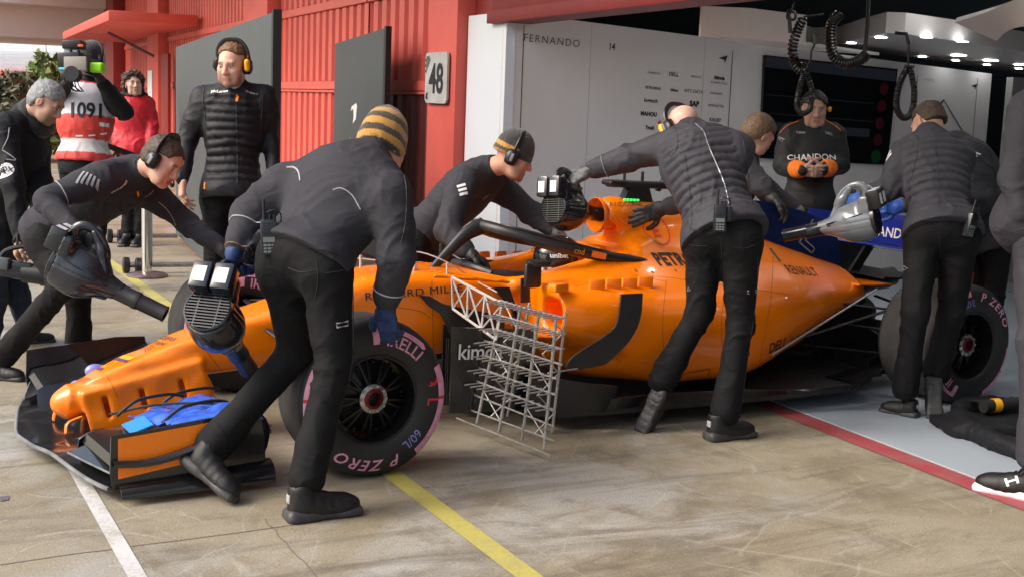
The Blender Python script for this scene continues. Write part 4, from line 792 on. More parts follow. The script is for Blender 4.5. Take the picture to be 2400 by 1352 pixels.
# --- front wing
def lex(y): return -1.245+.19*(abs(y)/.9)**1.25
rows = []
for y in np.linspace(-.885, .885, 41):
    u = min(max((abs(y)-.22)/.2, 0), 1); c0 = lex(y); ch = .33-.05*(abs(y)/.9)
    rows.append([V(c0+ch*t, y, .068+.018*math.sin(abs(y)*6)*u+(.02+.05*u)*t**1.8) for t in np.linspace(0, 1, 7)])
MB().sheet(rows, .014).build('front_wing', M['black'], CAR)
a = MB(); a.tube([r[0]+V(-.002, 0, 0) for r in rows], .009, 8); a.build('leading_edge_highlight', mat('highlight carbon edge', (.16, .16, .165), .3, var=.5, vscale=14), CAR)  # pale tube puts the highlight along the wing edge into its colour
for s in (-1, 1):
    rows = [[V(lex(y)+.02+.12*t, y, .105+.06*t**1.5) for t in np.linspace(0, 1, 5)] for y in np.linspace(s*.50, s*.87, 12)]
    MB().sheet(rows, .008).build('wing_slat', M['black'], CAR)
    fm = M['blue'] if s < 0 else M['black']
    for k in range(4):
        rows = []
        for y in np.linspace(s*.27, s*.885, 12):
            w_ = (abs(y)-.27)/.615; x0 = -.95+.108*k+.05*w_; z0 = .105+.040*k-.012*(1-w_)*k
            rows.append([V(x0+.128*t, y, z0+.050*t**1.15) for t in np.linspace(0, 1, 5)])
        MB().sheet(rows, .007).build('wing_flap', (fm if k > 0 else M['black']), CAR)
    # cascade winglet
    a = MB()
    cr = [(-1.07, .135), (-1.055, .165), (-1.0, .175), (-.93, .180), (-.86, .195), (-.82, .215)]
    a.sheet([[V(x+.05*(abs(y)-.4), y, z) for x, z in cr] for y in np.linspace(s*.47, s*.872, 8)], .012)
    cr2 = [(-1.04, .110), (-.98, .118), (-.90, .125), (-.84, .145)]
    a.sheet([[V(x+.05*(abs(y)-.4), y, z) for x, z in cr2] for y in np.linspace(s*.47, s*.872, 8)], .009); a.build('cascade_winglet', M['black'], CAR)
    a = MB(); a.sheet([[V(x, s*(.468-.018*q), z-.032*q) for q in range(4)] for x, z in ((-1.085, .150), (-1.05, .172), (-.97, .180), (-.89, .19), (-.82, .215))], .008); a.build('cascade_endlet', M['black'], CAR)
    a = MB(); a.tube([r_[0]+V(-.001, 0, .001) for r_ in [[V(lex(y)+.02, y, .105)] for y in np.linspace(s*.50, s*.87, 12)]], .0045, 6); a.build('slat_edge_highlight', MATS['highlight carbon edge'], CAR)  # same painted highlight along the slat
    # endplate
    Y = s*.893
    ep = [(-1.05, .055), (-1.06, .12), (-1.055, .262), (-.62, .305), (-.47, .30), (-.45, .20), (-.44, .055)]
    a = MB(); a.prism([V(x, Y, z) for x, z in ep], V(0, s*.012, 0)); a.build('endplate', M['black'], CAR, smooth=False)
    ep = [(-1.03, .095), (-1.03, .252), (-.64, .287), (-.60, .16), (-.68, .14)]
    MB().prism([V(x, Y+s*.0125, z) for x, z in ep], V(0, s*.003, 0)).build('endplate_panel', M['orange'], CAR, smooth=False)
    dv = spline([(-1.05, .155), (-.93, .15), (-.82, .168), (-.72, .20), (-.66, .235)], 12)
    MB().sheet([[V(x, Y+s*.014, z+.012), V(x, Y+s*(.03+.035*i/11), z+.014), V(x, Y+s*(.034+.04*i/11), z+.006), V(x, Y+s*(.03+.035*i/11), z-.008), V(x, Y+s*.014, z-.012)] for i, (x, z) in enumerate(dv)], .006).build('dive_plane', M['black'], CAR)
    a = MB(); pr = [(math.cos(t)*.075, math.sin(t)*.06) for t in np.linspace(-.15, PI*.62, 8)]
    a.sheet([[V(x, Y+s*(.0+q[0]*.9), .035+q[1]*(.6+.55*i/6)) for q in pr] for i, x in enumerate(np.linspace(-1.03, -.42, 7))], .008); a.build('foot_plate', M['black'], CAR)
    a = MB(); a.sheet([[V(-.60+.13*t, y, .10+.16*t) for t in np.linspace(0, 1, 5)] for y in np.linspace(s*.72, s*.86, 4)], .008)
    a.tube(spline([V(-.52, s*.84, .06), V(-.45, s*.83, .12), V(-.42, s*.80, .21), V(-.46, s*.78, .27)], 10), .03, 8, flat=.3, up=V(0, 1, 0)); a.build('turning_strake', M['black'], CAR)
    a = MB(); a.tube(spline([V(-1.07, s*.135, .09), V(-1.06, s*.12, .13), V(-1.0, s*.11, .15)], 6), .016, 8, flat=.5); a.build('wing_hanger', M['orange'], CAR)
a = MB()
for y, x in ((-.42, -.80), (-.60, -.66), (-.36, -.62)):
    a.tube(spline([V(x-.12, y, .22), V(x-.06, y-.02, .275), V(x, y-.01, .29), V(x+.10, y, .295), V(x+.16, y+.01, .28)], 12), .007, 6)
a.tube(spline([V(-.92, -.30, .20), V(-.75, -.45, .262), V(-.55, -.62, .285), V(-.42, -.70, .27)], 14), .006, 6); a.build('pressure_tube', M['ink'], CAR)
for nm_, y0, y1, x0, z0 in (('sensor_cover', -.60, -.36, -.86, .236), ('sensor_cover', -.82, -.61, -.78, .262)):
    g_ = []
    for y in np.linspace(y0, y1, 26):
        row = []
        for t in np.linspace(0, 1, 30):
            q = np.array([[x0+.34*t, y*1.2, 3.]]); row.append(V(x0+.34*t, y, z0+.035*t-.03*(1-t)**3+.016*vnoise(q*16, 3)[0]+.003*vnoise(q*31, 5)[0]-.02*(2*(y-y0)/(y1-y0)-1)**4))
        g_.append(row)
    MB().sheet(g_, .006).build(nm_, mat('blue cover', (.02, .11, .62), .22, coat=.6), CAR)
MB().sheet([[V(-.92+.09*t, y, .20+.03*t) for t in np.linspace(0, 1, 4)] for y in np.linspace(-.66, -.50, 4)], .006).build('sensor_cover', M['cyan'], CAR)
for px_, py_ in ((185, 905), (222, 868)):
    P = atY(px_, py_, .17); a = SDF(.006); a.ell(P, (.045, .03, .032)); a.cone(P+V(.03, 0, .0), P+V(.13, .02, .05), .014, .006, k=.02); v_, f_ = a.mesh(smooth=1); mesh('camera_pod', v_, f_, mat('lavender pod', (.22, .24, .62), .35, coat=.3), CAR)
a = MB()
for k in range(9):
    y = -.62-.018*k; a.tube([V(-.42-.01*k, y, .27), V(-.36, y+.03*math.sin(k), .12+.01*k)], .004, 5)
a.build('sensor_wires', M['rod'], CAR)
# --- writing on the car
SD = V(0, 1, 0)
def cdec(s, px, py, Y, size, bold, m, xdir=(1, 0, 0), ydir=(0, 0, 1), b=bv, sp=1., xs=1., sh=0., dirn=SD, L=.05):
    O = atY(px, py, Y) if not isinstance(Y, np.ndarray) else Y
    decal('lettering', text2d(s, size, bold, sh, sp, xs), O, xdir, ydir, m, CAR, bvh=b, dirn=dirn, L=L)
cdec('RICHARD MILLE', 975, 686, -.25, .052, 0., M['ink'], xdir=(1, -.1, .06), sp=1.1, xs=1.25)
cdec('PETROBRAS', 1668, 618, -.5, .075, .05, M['ink'], xdir=(1, 0, -.03), sp=1.1, xs=1.1)
cdec('RENAULT', 1908, 640, -.35, .06, .01, M['ink'], xdir=(1, .2, -.12), sh=.2, xs=1.2)
cdec('DELL', 1808, 803, -.55, .085, .012, M['ink'], xdir=(1, .1, .12), xs=.95); cdec('Technologies', 1878, 784, -.5, .062, 0, M['dink'], xdir=(1, .12, .2), xs=.85)
cdec('VANDOORNE', 1472, 480, -.1, .032, 0, mat('brown print', (.22, .05, .01), .5), xs=1.2)
decal('emblem', disc2d(.075, 32, .069), atY(1540, 540, -.15), (1, 0, 0), (0, 0, 1), mat('red print', (.75, .05, .02), .5), CAR, bvh=bv, dirn=SD, L=.03)
decal('emblem', text2d('E', .09, .03), atY(1538, 541, -.15), (1, 0, 0), (0, 0, 1), mat('red print', (.75, .05, .02), .5), CAR, bvh=bv, dirn=SD, L=.03)
for x_, y_ in ((1845, 603), (1850, 600)): decal('emblem', poly2d([(-.01, -.035), (.005, -.035), (.012, .03), (-.002, .03)]), atY(x_+(y_-600)*3, 603, -.3), (1, 0, 0), (0, 0, 1), M['dink'], CAR, bvh=bv, dirn=SD, L=.03)
ND = V(0, 0, -1)
decal('lettering', text2d('EXTREME', .035, .01), V(-.63, .035, .6), (.25, -1, 0), (1, .1, 0), M['dink'], CAR, bvh=bvn, dirn=ND)
decal('lettering', text2d('GBFAX', .045, .012), V(-.58, .035, .6), (.25, -1, 0), (1, .1, 0), M['dink'], CAR, bvh=bvn, dirn=ND)
decal('lettering', rect2d(.13, .022), V(-.80, .01, .6), (.2, -1, 0), (1, .1, 0), mat('purple print', (.10, .05, .12), .5), CAR, bvh=bvn, dirn=ND)
decal('lettering', rect2d(.05, .018), V(-.89, .02, .6), (.2, -1, 0), (1, .1, 0), mat('purple print', (.10, .05, .12), .5), CAR, bvh=bvn, dirn=ND)
decal('lettering', rect2d(.12, .03), V(-.775, .01, .6), (.2, -1, 0), (1, .1, 0), mat('amber print', (.75, .33, .01), .5), CAR, bvh=bvn, dirn=ND)
decal('emblem', disc2d(.03, 20, .023), V(-.845, .015, .6), (.2, -1, 0), (1, .1, 0), mat('amber print', (.75, .33, .01), .5), CAR, bvh=bvn, dirn=ND, L=.02)
for k in range(4): decal('emblem', poly2d([(-.05, .004*k), (.0, .012), (.05, -.01), (.05, -.013), (.0, .008), (-.05, .004*k-.004)]), V(-.70+.012*k, .02, .6), (.2, -1, 0), (1, .1, 0), mat('brown print', (.22, .05, .01), .5), CAR, bvh=bvn, dirn=ND)
decal('lettering', text2d('NTT', .05, .01), V(-.97, .0, .6), (.2, -1, 0), (1, .1, 0), mat('rust print', (.55, .10, .01), .5), CAR, bvh=bvn, dirn=ND, L=.02)
for x_, y_ in ((1440, 613), (1515, 640), (1550, 642), (1380, 640), (1490, 865), (1610, 640)):
    decal('fastener', disc2d(.006, 10), atY(x_, y_, -.5), (1, 0, 0), (0, 0, 1), M['dink'], CAR, bvh=bv, dirn=SD, L=.1)
decal('panel_line', disc2d(.0, 3) if False else merge2d((np.array([(-.09, -.02), (-.085, -.02), (-.085, .03), (-.09, .03)]), [[0, 1, 2, 3]]), (np.array([(-.09, .03), (.07, .045), (.07, .05), (-.09, .035)]), [[0, 1, 2, 3]]), (np.array([(.07, .045), (.085, .0), (.09, .0), (.075, .048)]), [[0, 1, 2, 3]])), atY(1615, 880, -.6), (1, 0, 0), (0, 0, 1), M['dink'], CAR, bvh=bv, dirn=SD, L=.05)
def carseam(o, pts, rr=.0011):
    b_ = bvh_of(o); out = []
    for x, y in spline([(a_, c_, 0) for a_, c_ in pts], 40)[:, :2]:
        d = ray(x, y); d = d/np.linalg.norm(d); h = b_.ray_cast(Vector(CAM), Vector(d), 40)
        if h[0] is not None: out.append(np.array(h[0]))
    if len(out) > 3: MB().tube(out, rr, 5).build('panel_line', mat('shut line', (.16, .03, .002), .6), CAR)
for q_ in ([(1345, 672), (1430, 652), (1540, 648), (1690, 668), (1850, 690)], [(1562, 655), (1553, 760), (1560, 884)], [(1812, 600), (1806, 700), (1780, 850)], [(1430, 600), (1480, 640), (1560, 660)], [(905, 640), (970, 636), (1060, 642), (1160, 660)], [(905, 716), (980, 728), (1010, 745)], [(1012, 655), (1014, 740), (1016, 830)], [(1700, 880), (1690, 760), (1700, 690)]): carseam(BODY, q_)
for q_ in ([(470, 780), (478, 812), (520, 868)], [(250, 880), (262, 900), (275, 930)]): carseam(NOSE, q_)
# front sensor mast line
a = MB(); mh = [atY(972, 590, -.1), atY(972, 622, -.1), atY(1048, 615, -.2), atY(1048, 650, -.2)]
for p, q in ((0, 1), (2, 3)): a.tube([mh[p], mh[q]], .006, 6); a.tube([mh[q], mh[q]-V(0, 0, .02)], .016, 6)
a.tube([atY(845, 598, -.05), atY(845, 628, -.05)], .007, 6); a.tube(spline([atY(825, 604, 0), atY(905, 610, -.08), mh[0], mh[2], atY(1110, 655, -.22), atY(1165, 685, -.5)], 24), .0035, 5)
a.build('sensor_mast', mat('pale rod', (.55, .52, .50), .4, metal=.3), CAR)
# --- aero rake behind the front wheel: posts, rows of pitot tubes, braces, truss arm to the chassis
def rp(u, v):    # u 0 inboard..1 outboard, v 0 top..1 bottom
    TL, TR, BL, BR = V(.80, -.56, .655), V(.845, -1.06, .65), V(.70, -.50, .055), V(.815, -1.06, .03)
    return (1-v)*((1-u)*TL+u*TR)+v*((1-u)*BL+u*BR)
a = MB()
for u in (.12, .40, .68, .94): a.tube([rp(u, 0), rp(u, .97)], .0085, 6)
rk = a.build('aero_rake', M['rod'], CAR)
a = MB(); PIN = []
for r_ in range(10):
    v = .0+r_*.111; u0 = 0 if r_ > 2 else .06
    jt_ = rng.normal(size=4)*.006; a.tube([rp(u0-.16+jt_[0]*4 if r_ > 2 else u0, v+jt_[1]), rp(.5, v+jt_[2]*.6), rp(1.03+jt_[3]*3, v-jt_[1]*.5)], .0045, 6)
    for k in range(14):
        u = u0-.14+k*.085 if r_ > 2 else u0+k*.075
        if u > 1.04: break
        p = rp(u, v); PIN.append(p)
a.build('rake_row', M['rod'], rk)
pb = base_of(rk); p0 = None
for p in PIN[:100]:
    if p0 is None: p0 = MB().tube([V(.02, 0, 0), V(-.075, 0, -.004)], .0036, 5).build('pitot_tube', M['rod'], rk, local=True)
    else: q = p0.copy(); C.objects.link(q); q.parent = rk; p1 = q
    (p0 if p is PIN[0] else p1).location = p-pb
a = MB(); off = V(.10, .0, 0)
for u in (.25, .8):
    a.tube([rp(u, .0)+off, rp(u, .9)+off], .007, 6)
    for k in range(6): a.tube([rp(u, k*.15)+off*(k % 2), rp(u, k*.15+.15)+off*((k+1) % 2)], .0035, 5)
    for k in (0, 2, 4): a.tube([rp(u-.12, k*.18), rp(u+.13, k*.18+.16)], .0032, 5)
a.build('rake_brace', M['rod'], rk)
T0, T1 = V(.70, -.30, .73), V(.71, -.30, .575); E0, E1 = rp(.95, .0)+V(.02, 0, 0), rp(.12, .20); a = MB(); E1 = rp(.5, .30)
wr = mat('pale rod', (.55, .52, .50), .4, metal=.3)
a.tube([T0, rp(.12, .02)], .007, 6); a.tube([T1, rp(.14, .30)], .007, 6)
for k in range(3):
    t0, t1 = k/3, (k+1)/3; A0, A1 = T0+(rp(.12, .02)-T0)*t0, T0+(rp(.12, .02)-T0)*t1; B0, B1 = T1+(rp(.14, .30)-T1)*t0, T1+(rp(.14, .30)-T1)*t1
    a.tube([A0, B0], .006, 6); a.tube([A0, B1], .005, 5); a.tube([B0, A1], .005, 5)
a.tube([rp(.12, .02), rp(.14, .30)], .006, 6); a.tube([rp(.9, .42), V(1.2, -.72, .33)], .004, 5); a.build('truss_arm', wr, rk)
# ================================================================ people
Z = V(0, 0, 1)
def frame(f, u): f = unit(f); l = unit(np.cross(u, f)); return np.array([f, l, np.cross(f, l)])      # forward, left, up
def head_sdf(c, ax, g=0., h=.0048, nose=1.):
    s = SDF(h); T = lambda x, y, z: c+V(x, y, z)@ax
    s.ell(T(-.012, 0, .033), (.098+g, .076+g, .084+g), ax, k=.03); s.ell(T(.030, 0, -.03), (.062+g, .060+g, .082+g), ax, k=.03); s.ell(T(.045, 0, -.083), (.040+g, .043+g, .030+g), ax, k=.03)
    s.ell(T(.076, 0, -.098), (.016+g, .020+g, .016+g), ax, k=.025)
    for y in (1, -1):
        s.ell(T(.060, y*.043, -.022), (.024+g, .020+g, .022+g), ax, k=.03); s.ell(T(.05, y*.050, -.075), (.03+g, .012+g, .03+g), ax, k=.03)
    s.cone(T(.080, -.036, .026), T(.080, .036, .026), .011+g, .011+g, k=.02)
    for y in (1, -1): s.ell(T(.098, y*.031, .004), (.013, .019, .011), ax, k=.014, sub=True)
    if nose:
        s.cone(T(.088, 0, .016), T(.109, 0, -.028), .008, .0125, k=.012)
        for y in (1, -1): s.ell(T(.097, y*.013, -.031), (.012, .009, .009), ax, k=.008)
        for y in (1, -1): s.ell(T(.078, y*.031, .004), (.013, .0135, .0125), ax, k=.004)
        s.cone(T(.087, -.017, -.060), T(.087, .017, -.060), .0065, .0065, k=.008); s.cone(T(.085, -.014, -.071), T(.085, .014, -.071), .008, .008, k=.008)
        s.cone(T(.098, -.022, -.0655), T(.098, .022, -.0655), .003, .003, k=.006, sub=True)
        for y in (1, -1): s.ell(T(-.004, y*.077, -.006), (.021, .009, .032), ax@np.eye(3), k=.008); s.ell(T(.004, y*.086, -.004), (.010, .006, .018), ax, k=.006, sub=True)
    return s
def skin_cols(vs, c, ax, tone, stubble=0., brow=(.10, .06, .035), redn=.25):
    q = (vs-c)@ax.T; t = np.tile(np.array(tone), (len(vs), 1)); x, y, z = q.T; ay = abs(y)
    def blob(cx, cy, cz, r): return np.exp(-(((x-cx)**2+(ay-cy)**2+(z-cz)**2)/r**2))
    rd = np.clip(blob(.065, .048, -.03, .022)+blob(.108, 0, -.028, .016)+.8*blob(0, .082, 0, .03), 0, 1)[:, None]*redn
    t = t*(1-rd)+np.array([.55, .16, .11])*rd
    t *= (1+.10*vnoise(vs*45, 3))[:, None]
    if stubble:
        m = np.clip(((-.035-z)/.025), 0, 1)*(x > .0)*np.clip((x-.0)/.03, 0, 1)*stubble; m *= 1-.85*blob(.092, 0, -.066, .016); t = t*(1-m[:, None])+np.array([.10, .055, .035])*m[:, None]
    lp = (abs(x-.092) < .02)*(ay < .023)*(abs(z+.066) < .011)*(x > .082); t = np.where((lp > 0)[:, None], t*np.array([.85, .55, .55]), t)
    bw = (x > .068)*(abs(z-.028-.08*(.03-ay)*0) < .006)*(ay > .012)*(ay < .047); t = np.where((bw > 0)[:, None], t*.3+np.array(brow)*.7, t)
    ey = (x > .075)*((np.hypot((ay-.031)*.8, (z-.004)*1.5) < .0105)); t = np.where((ey > 0)[:, None], np.array([.45, .42, .40]), t)
    ir = (x > .075)*(np.hypot(ay-.031, z-.003) < .0058); t = np.where((ir > 0)[:, None], np.array([.03, .025, .02]), t)
    ld = (x > .072)*(ay > .017)*(ay < .045)*(abs(z-.0145) < .0035); t = np.where((ld > 0)[:, None], t*.45, t); return t
def hand_sdf(W, d, n, side, curl=.4, g=0., h=.0052, spread=.0, fa=None):
    """W wrist, d finger direction, n out of the palm, side +1 thumb on +lat"""
    d = unit(d); n = unit(n-d*(n@d)); lat = np.cross(d, n)*side; s = SDF(h); ax = np.array([d, lat, n])
    s.cone(W-unit(fa)*.05 if fa is not None else W-d*.05, W+d*.02, .027+g, .027+g, k=.02); s.box(W+d*.052, (.05, .041+g, .015+g), ax, rd=.014, k=.02)
    for i in range(4):
        p = W+d*(.098-.008*abs(i-1))+lat*(.030-.020*i); L_ = (.041, .046, .043, .033)[i]; a = .12+.05*i; dd = unit(d+lat*(.10-.07*i)*(1+spread))
        cu = curl*(1+.12*i)
        for k, f in enumerate((1., .68, .52)):
            a += cu*(.75, .9, .6)[k]; q = p+(dd*math.cos(a)+n*math.sin(a))*L_*f; s.cone(p, q, .0098-.0008*k+g, .0092-.0008*k+g, k=.007); p = q
    p = W+d*.028+lat*.032; dd = unit(d*.62+lat*.72+n*.35)
    for k, f in enumerate((.045, .034, .026)):
        q = p+dd*f; s.cone(p, q, .0125-.001*k+g, .0115-.001*k+g, k=.012); p = q; dd = unit(dd+d*.35+n*curl*.5-lat*.25)
    return s
def wrinkle(vs, fs, amp, joints=(), seed=0, axis=None, sc=9.):
    """cloth folds: sharp ridges, stronger round the joints"""
    n = normals(vs, fs); a = np.full(len(vs), amp)
    for p, r, m in joints: a += m*np.exp(-((vs-p)**2).sum(1)/r**2)
    q = vs*sc
    if axis is not None: q = q+axis*((vs@axis)[:, None]*sc*.9)
    wp_ = q+np.stack([vnoise(q*.6, seed+k) for k in (1, 2, 3)], 1)*1.1
    r1 = (1-np.clip(abs(vnoise(wp_, seed))*2.0, 0, 1))**1.6; r2 = (1-np.clip(abs(vnoise(wp_*1.9+7, seed+5))*2.0, 0, 1))**1.6
    d = r1*1.25+r2*.5-.75+vnoise(q*.35, seed+9)*.5
    return vs+n*(d*a)[:, None]
def quilt(vs, fs, o, sp, period, amp, mask):
    n = normals(vs, fs); t = ((vs-o)@sp)/period+vnoise(vs*7, 5)*.16; return vs+n*(((abs(np.sin(PI*t)))**.55-.6)*amp*mask)[:, None]
def shoe(parent, heel, toe, up, ms=None, msole=None, k=1., logo=False, side=1):
    ms = ms or M['shoe']; msole = msole or M['sole']; heel, toe = np.asarray(heel, float), np.asarray(toe, float); f = unit(toe-heel); up = unit(up-f*(up@f)); ax = np.array([f, np.cross(up, f), up]); o = heel; T = lambda x, y, z: o+V(x*k, y*k, z*k)@ax
    s = SDF(.0065); s.cone(T(.075, 0, .072), T(.215, 0, .046), .050*k, .036*k, k=.02); s.cone(T(.052, 0, .045), T(.058, 0, .112), .042*k, .047*k, k=.02); s.ell(T(.228, 0, .040), (.062*k, .046*k, .036*k), ax, k=.03); s.ell(T(.15, 0, .04), (.12*k, .047*k, .035*k), ax, k=.03)
    s.cone(T(.058, 0, .125), T(.05, 0, .20), .034*k, .03*k, k=.01, sub=True)
    v, q = s.mesh(clip=lambda P: (.020*k-(P-o)@up), smooth=1); q_ = (v-o)@ax.T/k
    nn = normals(v, q); v = v+nn*(np.where((q_[:, 0] > .09) & (q_[:, 0] < .2), np.sin(q_[:, 0]*170)*.0007, 0)+vnoise(v*38, 4)*.0014)[:, None]
    ob = mesh('shoe', v, q, ms, parent)
    s = SDF(.0065); s.box(T(.15, 0, .017), (.142*k, .047*k, .018*k), ax, rd=.017*k, k=.01); s.box(T(.055, 0, .022), (.052*k, .045*k, .022*k), ax, rd=.02*k, k=.03); s.ell(T(.235, 0, .018), (.06*k, .052*k, .017*k), ax, k=.02)
    for i in range(6): s.box(T(.05+.042*i, 0, -.003), (.0025*k, .06*k, .004*k), ax, rd=.002, k=.004, sub=True)
    v, q = s.mesh(smooth=1); mesh('sole', v, q, msole, ob)
    a = MB(); a.box(T(.012, 0, .085), ax, (.004*k, .016*k, .016*k), .003); a.build('heel_tag', M['greym'], ob)
    a = MB()
    for i in range(5): x = .10+.022*i; zz = .122-.013*i; a.tube(spline([T(x, -.022, zz-.012), T(x+.008, 0, zz+.002), T(x+.016, .022, zz-.012)], 6), .0032, 5)
    a.tube(spline([T(.10, 0, .125), T(.075, .03, .14), T(.10, .045, .115), T(.12, .03, .10)], 8), .003, 5); a.build('laces', ms, ob)
    return ob, ax
def beanie(parent, c, ax, cols, pom=False, tall=.03, name='beanie', period=.033, z0=-.01):
    s = SDF(.0065); T = lambda x, y, z: c+V(x, y, z)@ax; s.ell(T(-.012, 0, .038), (.110, .088, .096+tall), ax); s.ell(T(-.012, 0, .0), (.112, .091, .07), ax, k=.02)
    up = ax[2]; v, q = s.mesh(clip=lambda P: z0-(P-c)@up-.12*((P-c)@ax[0])*-1*.3, smooth=1); n = normals(v, q); l = (v-c)@ax.T; th = np.arctan2(l[:, 1], l[:, 0]+.012)
    v = v+n*((.0016*np.sin(th*60)+.0025*vnoise(v*30, 2)))[:, None]; zz = l[:, 2]+.004*vnoise(v*25, 6)
    cs = cols(zz, th)
    return mesh(name, v, q, mat('knitted wool', (.1, .1, .1), .9, vcol=True, bump=1., bscale=260, sheen=.4), parent, cols=cs)
def headset(parent, c, ax, tilt=0., mic=None, ycup=None, light=False):
    T = lambda x, y, z: c+V(x, y, z)@ax
    o = MB().tube(spline([T(.0-tilt*.0, -.092, .02), T(-.005+tilt*.5, -.088, .085), T(-.01+tilt, -.05, .132), T(-.01+tilt*1.1, 0, .142), T(-.01+tilt, .05, .132), T(-.005+tilt*.5, .088, .085), T(.0, .092, .02)], 30), .0135, 8, flat=.55, up=ax[0]).build('headset', M['plast'], parent)
    for y in (1, -1):
        a = SDF(.006); a.ell(T(.0, y*.096, -.004), (.037, .024, .046), ax); a.box(T(.0, y*.083, -.004), (.034, .012, .042), ax, rd=.012, k=.01); v, q = a.mesh(smooth=1); e = mesh('ear_cup', v, q, M['plast'] if not light else M['plast'], o)
        a = MB(); a.box(T(.004, y*.121, -.004), [ax[0], ax[1], ax[2]], (.008, .002, .022), .001); a.build('cup_badge', M['silver'], e)
    if ycup:
        a = SDF(.006); a.cone(T(.035, ycup*.105, -.01), T(.035, ycup*.105, .03), .017, .017); v, q = a.mesh(smooth=1); mesh('mic_muff', v, q, M['yellow'], o)
        a = SDF(.005); a.ell(T(.03, ycup*.112, .055), (.01, .01, .012)); v, q = a.mesh(smooth=1); mesh('button', v, q, M['redp'], o)
    if mic:
        a = MB(); a.tube(spline([T(.0, mic*.105, -.03), T(.05, mic*.095, -.06), T(.095, mic*.06, -.072), T(.112, mic*.02, -.07)], 12), .0035, 6); a.build('mic_boom', M['plast'], o); a = SDF(.005); a.ell(T(.112, mic*.015, -.07), (.012, .014, .012)); v, q = a.mesh(); mesh('microphone', v, q, M['plast'], o)
    return o
def hair_on(parent, c, ax, m, zline, back=-.07, g=.012, amp=.006, seed=1, front=.06, name='hair'):
    s = SDF(.006); T = lambda x, y, z: c+V(x, y, z)@ax; s.ell(T(-.014, 0, .036), (.098+g, .077+g, .085+g), ax)
    s.ell(T(-.035, 0, -.02), (.075+g, .068+g, .06+g), ax, k=.03)
    def clip(P):
        l = (P-c)@ax.T; lim = np.where(l[..., 0] > .0, zline+(l[..., 0]/.09)*.02*0+np.maximum(l[..., 0]-front, 0)*2.2, back+np.maximum(l[..., 0]+.05, 0)*1.9); return np.maximum(lim-l[..., 2], -1)
    v, q = s.mesh(clip=clip, smooth=1); n = normals(v, q); v = v+n*((vnoise(v*55, seed)*amp+vnoise(v*130, seed+1)*amp*.7))[:, None]; return mesh(name, v, q, m, parent)
PEOPLE = {}
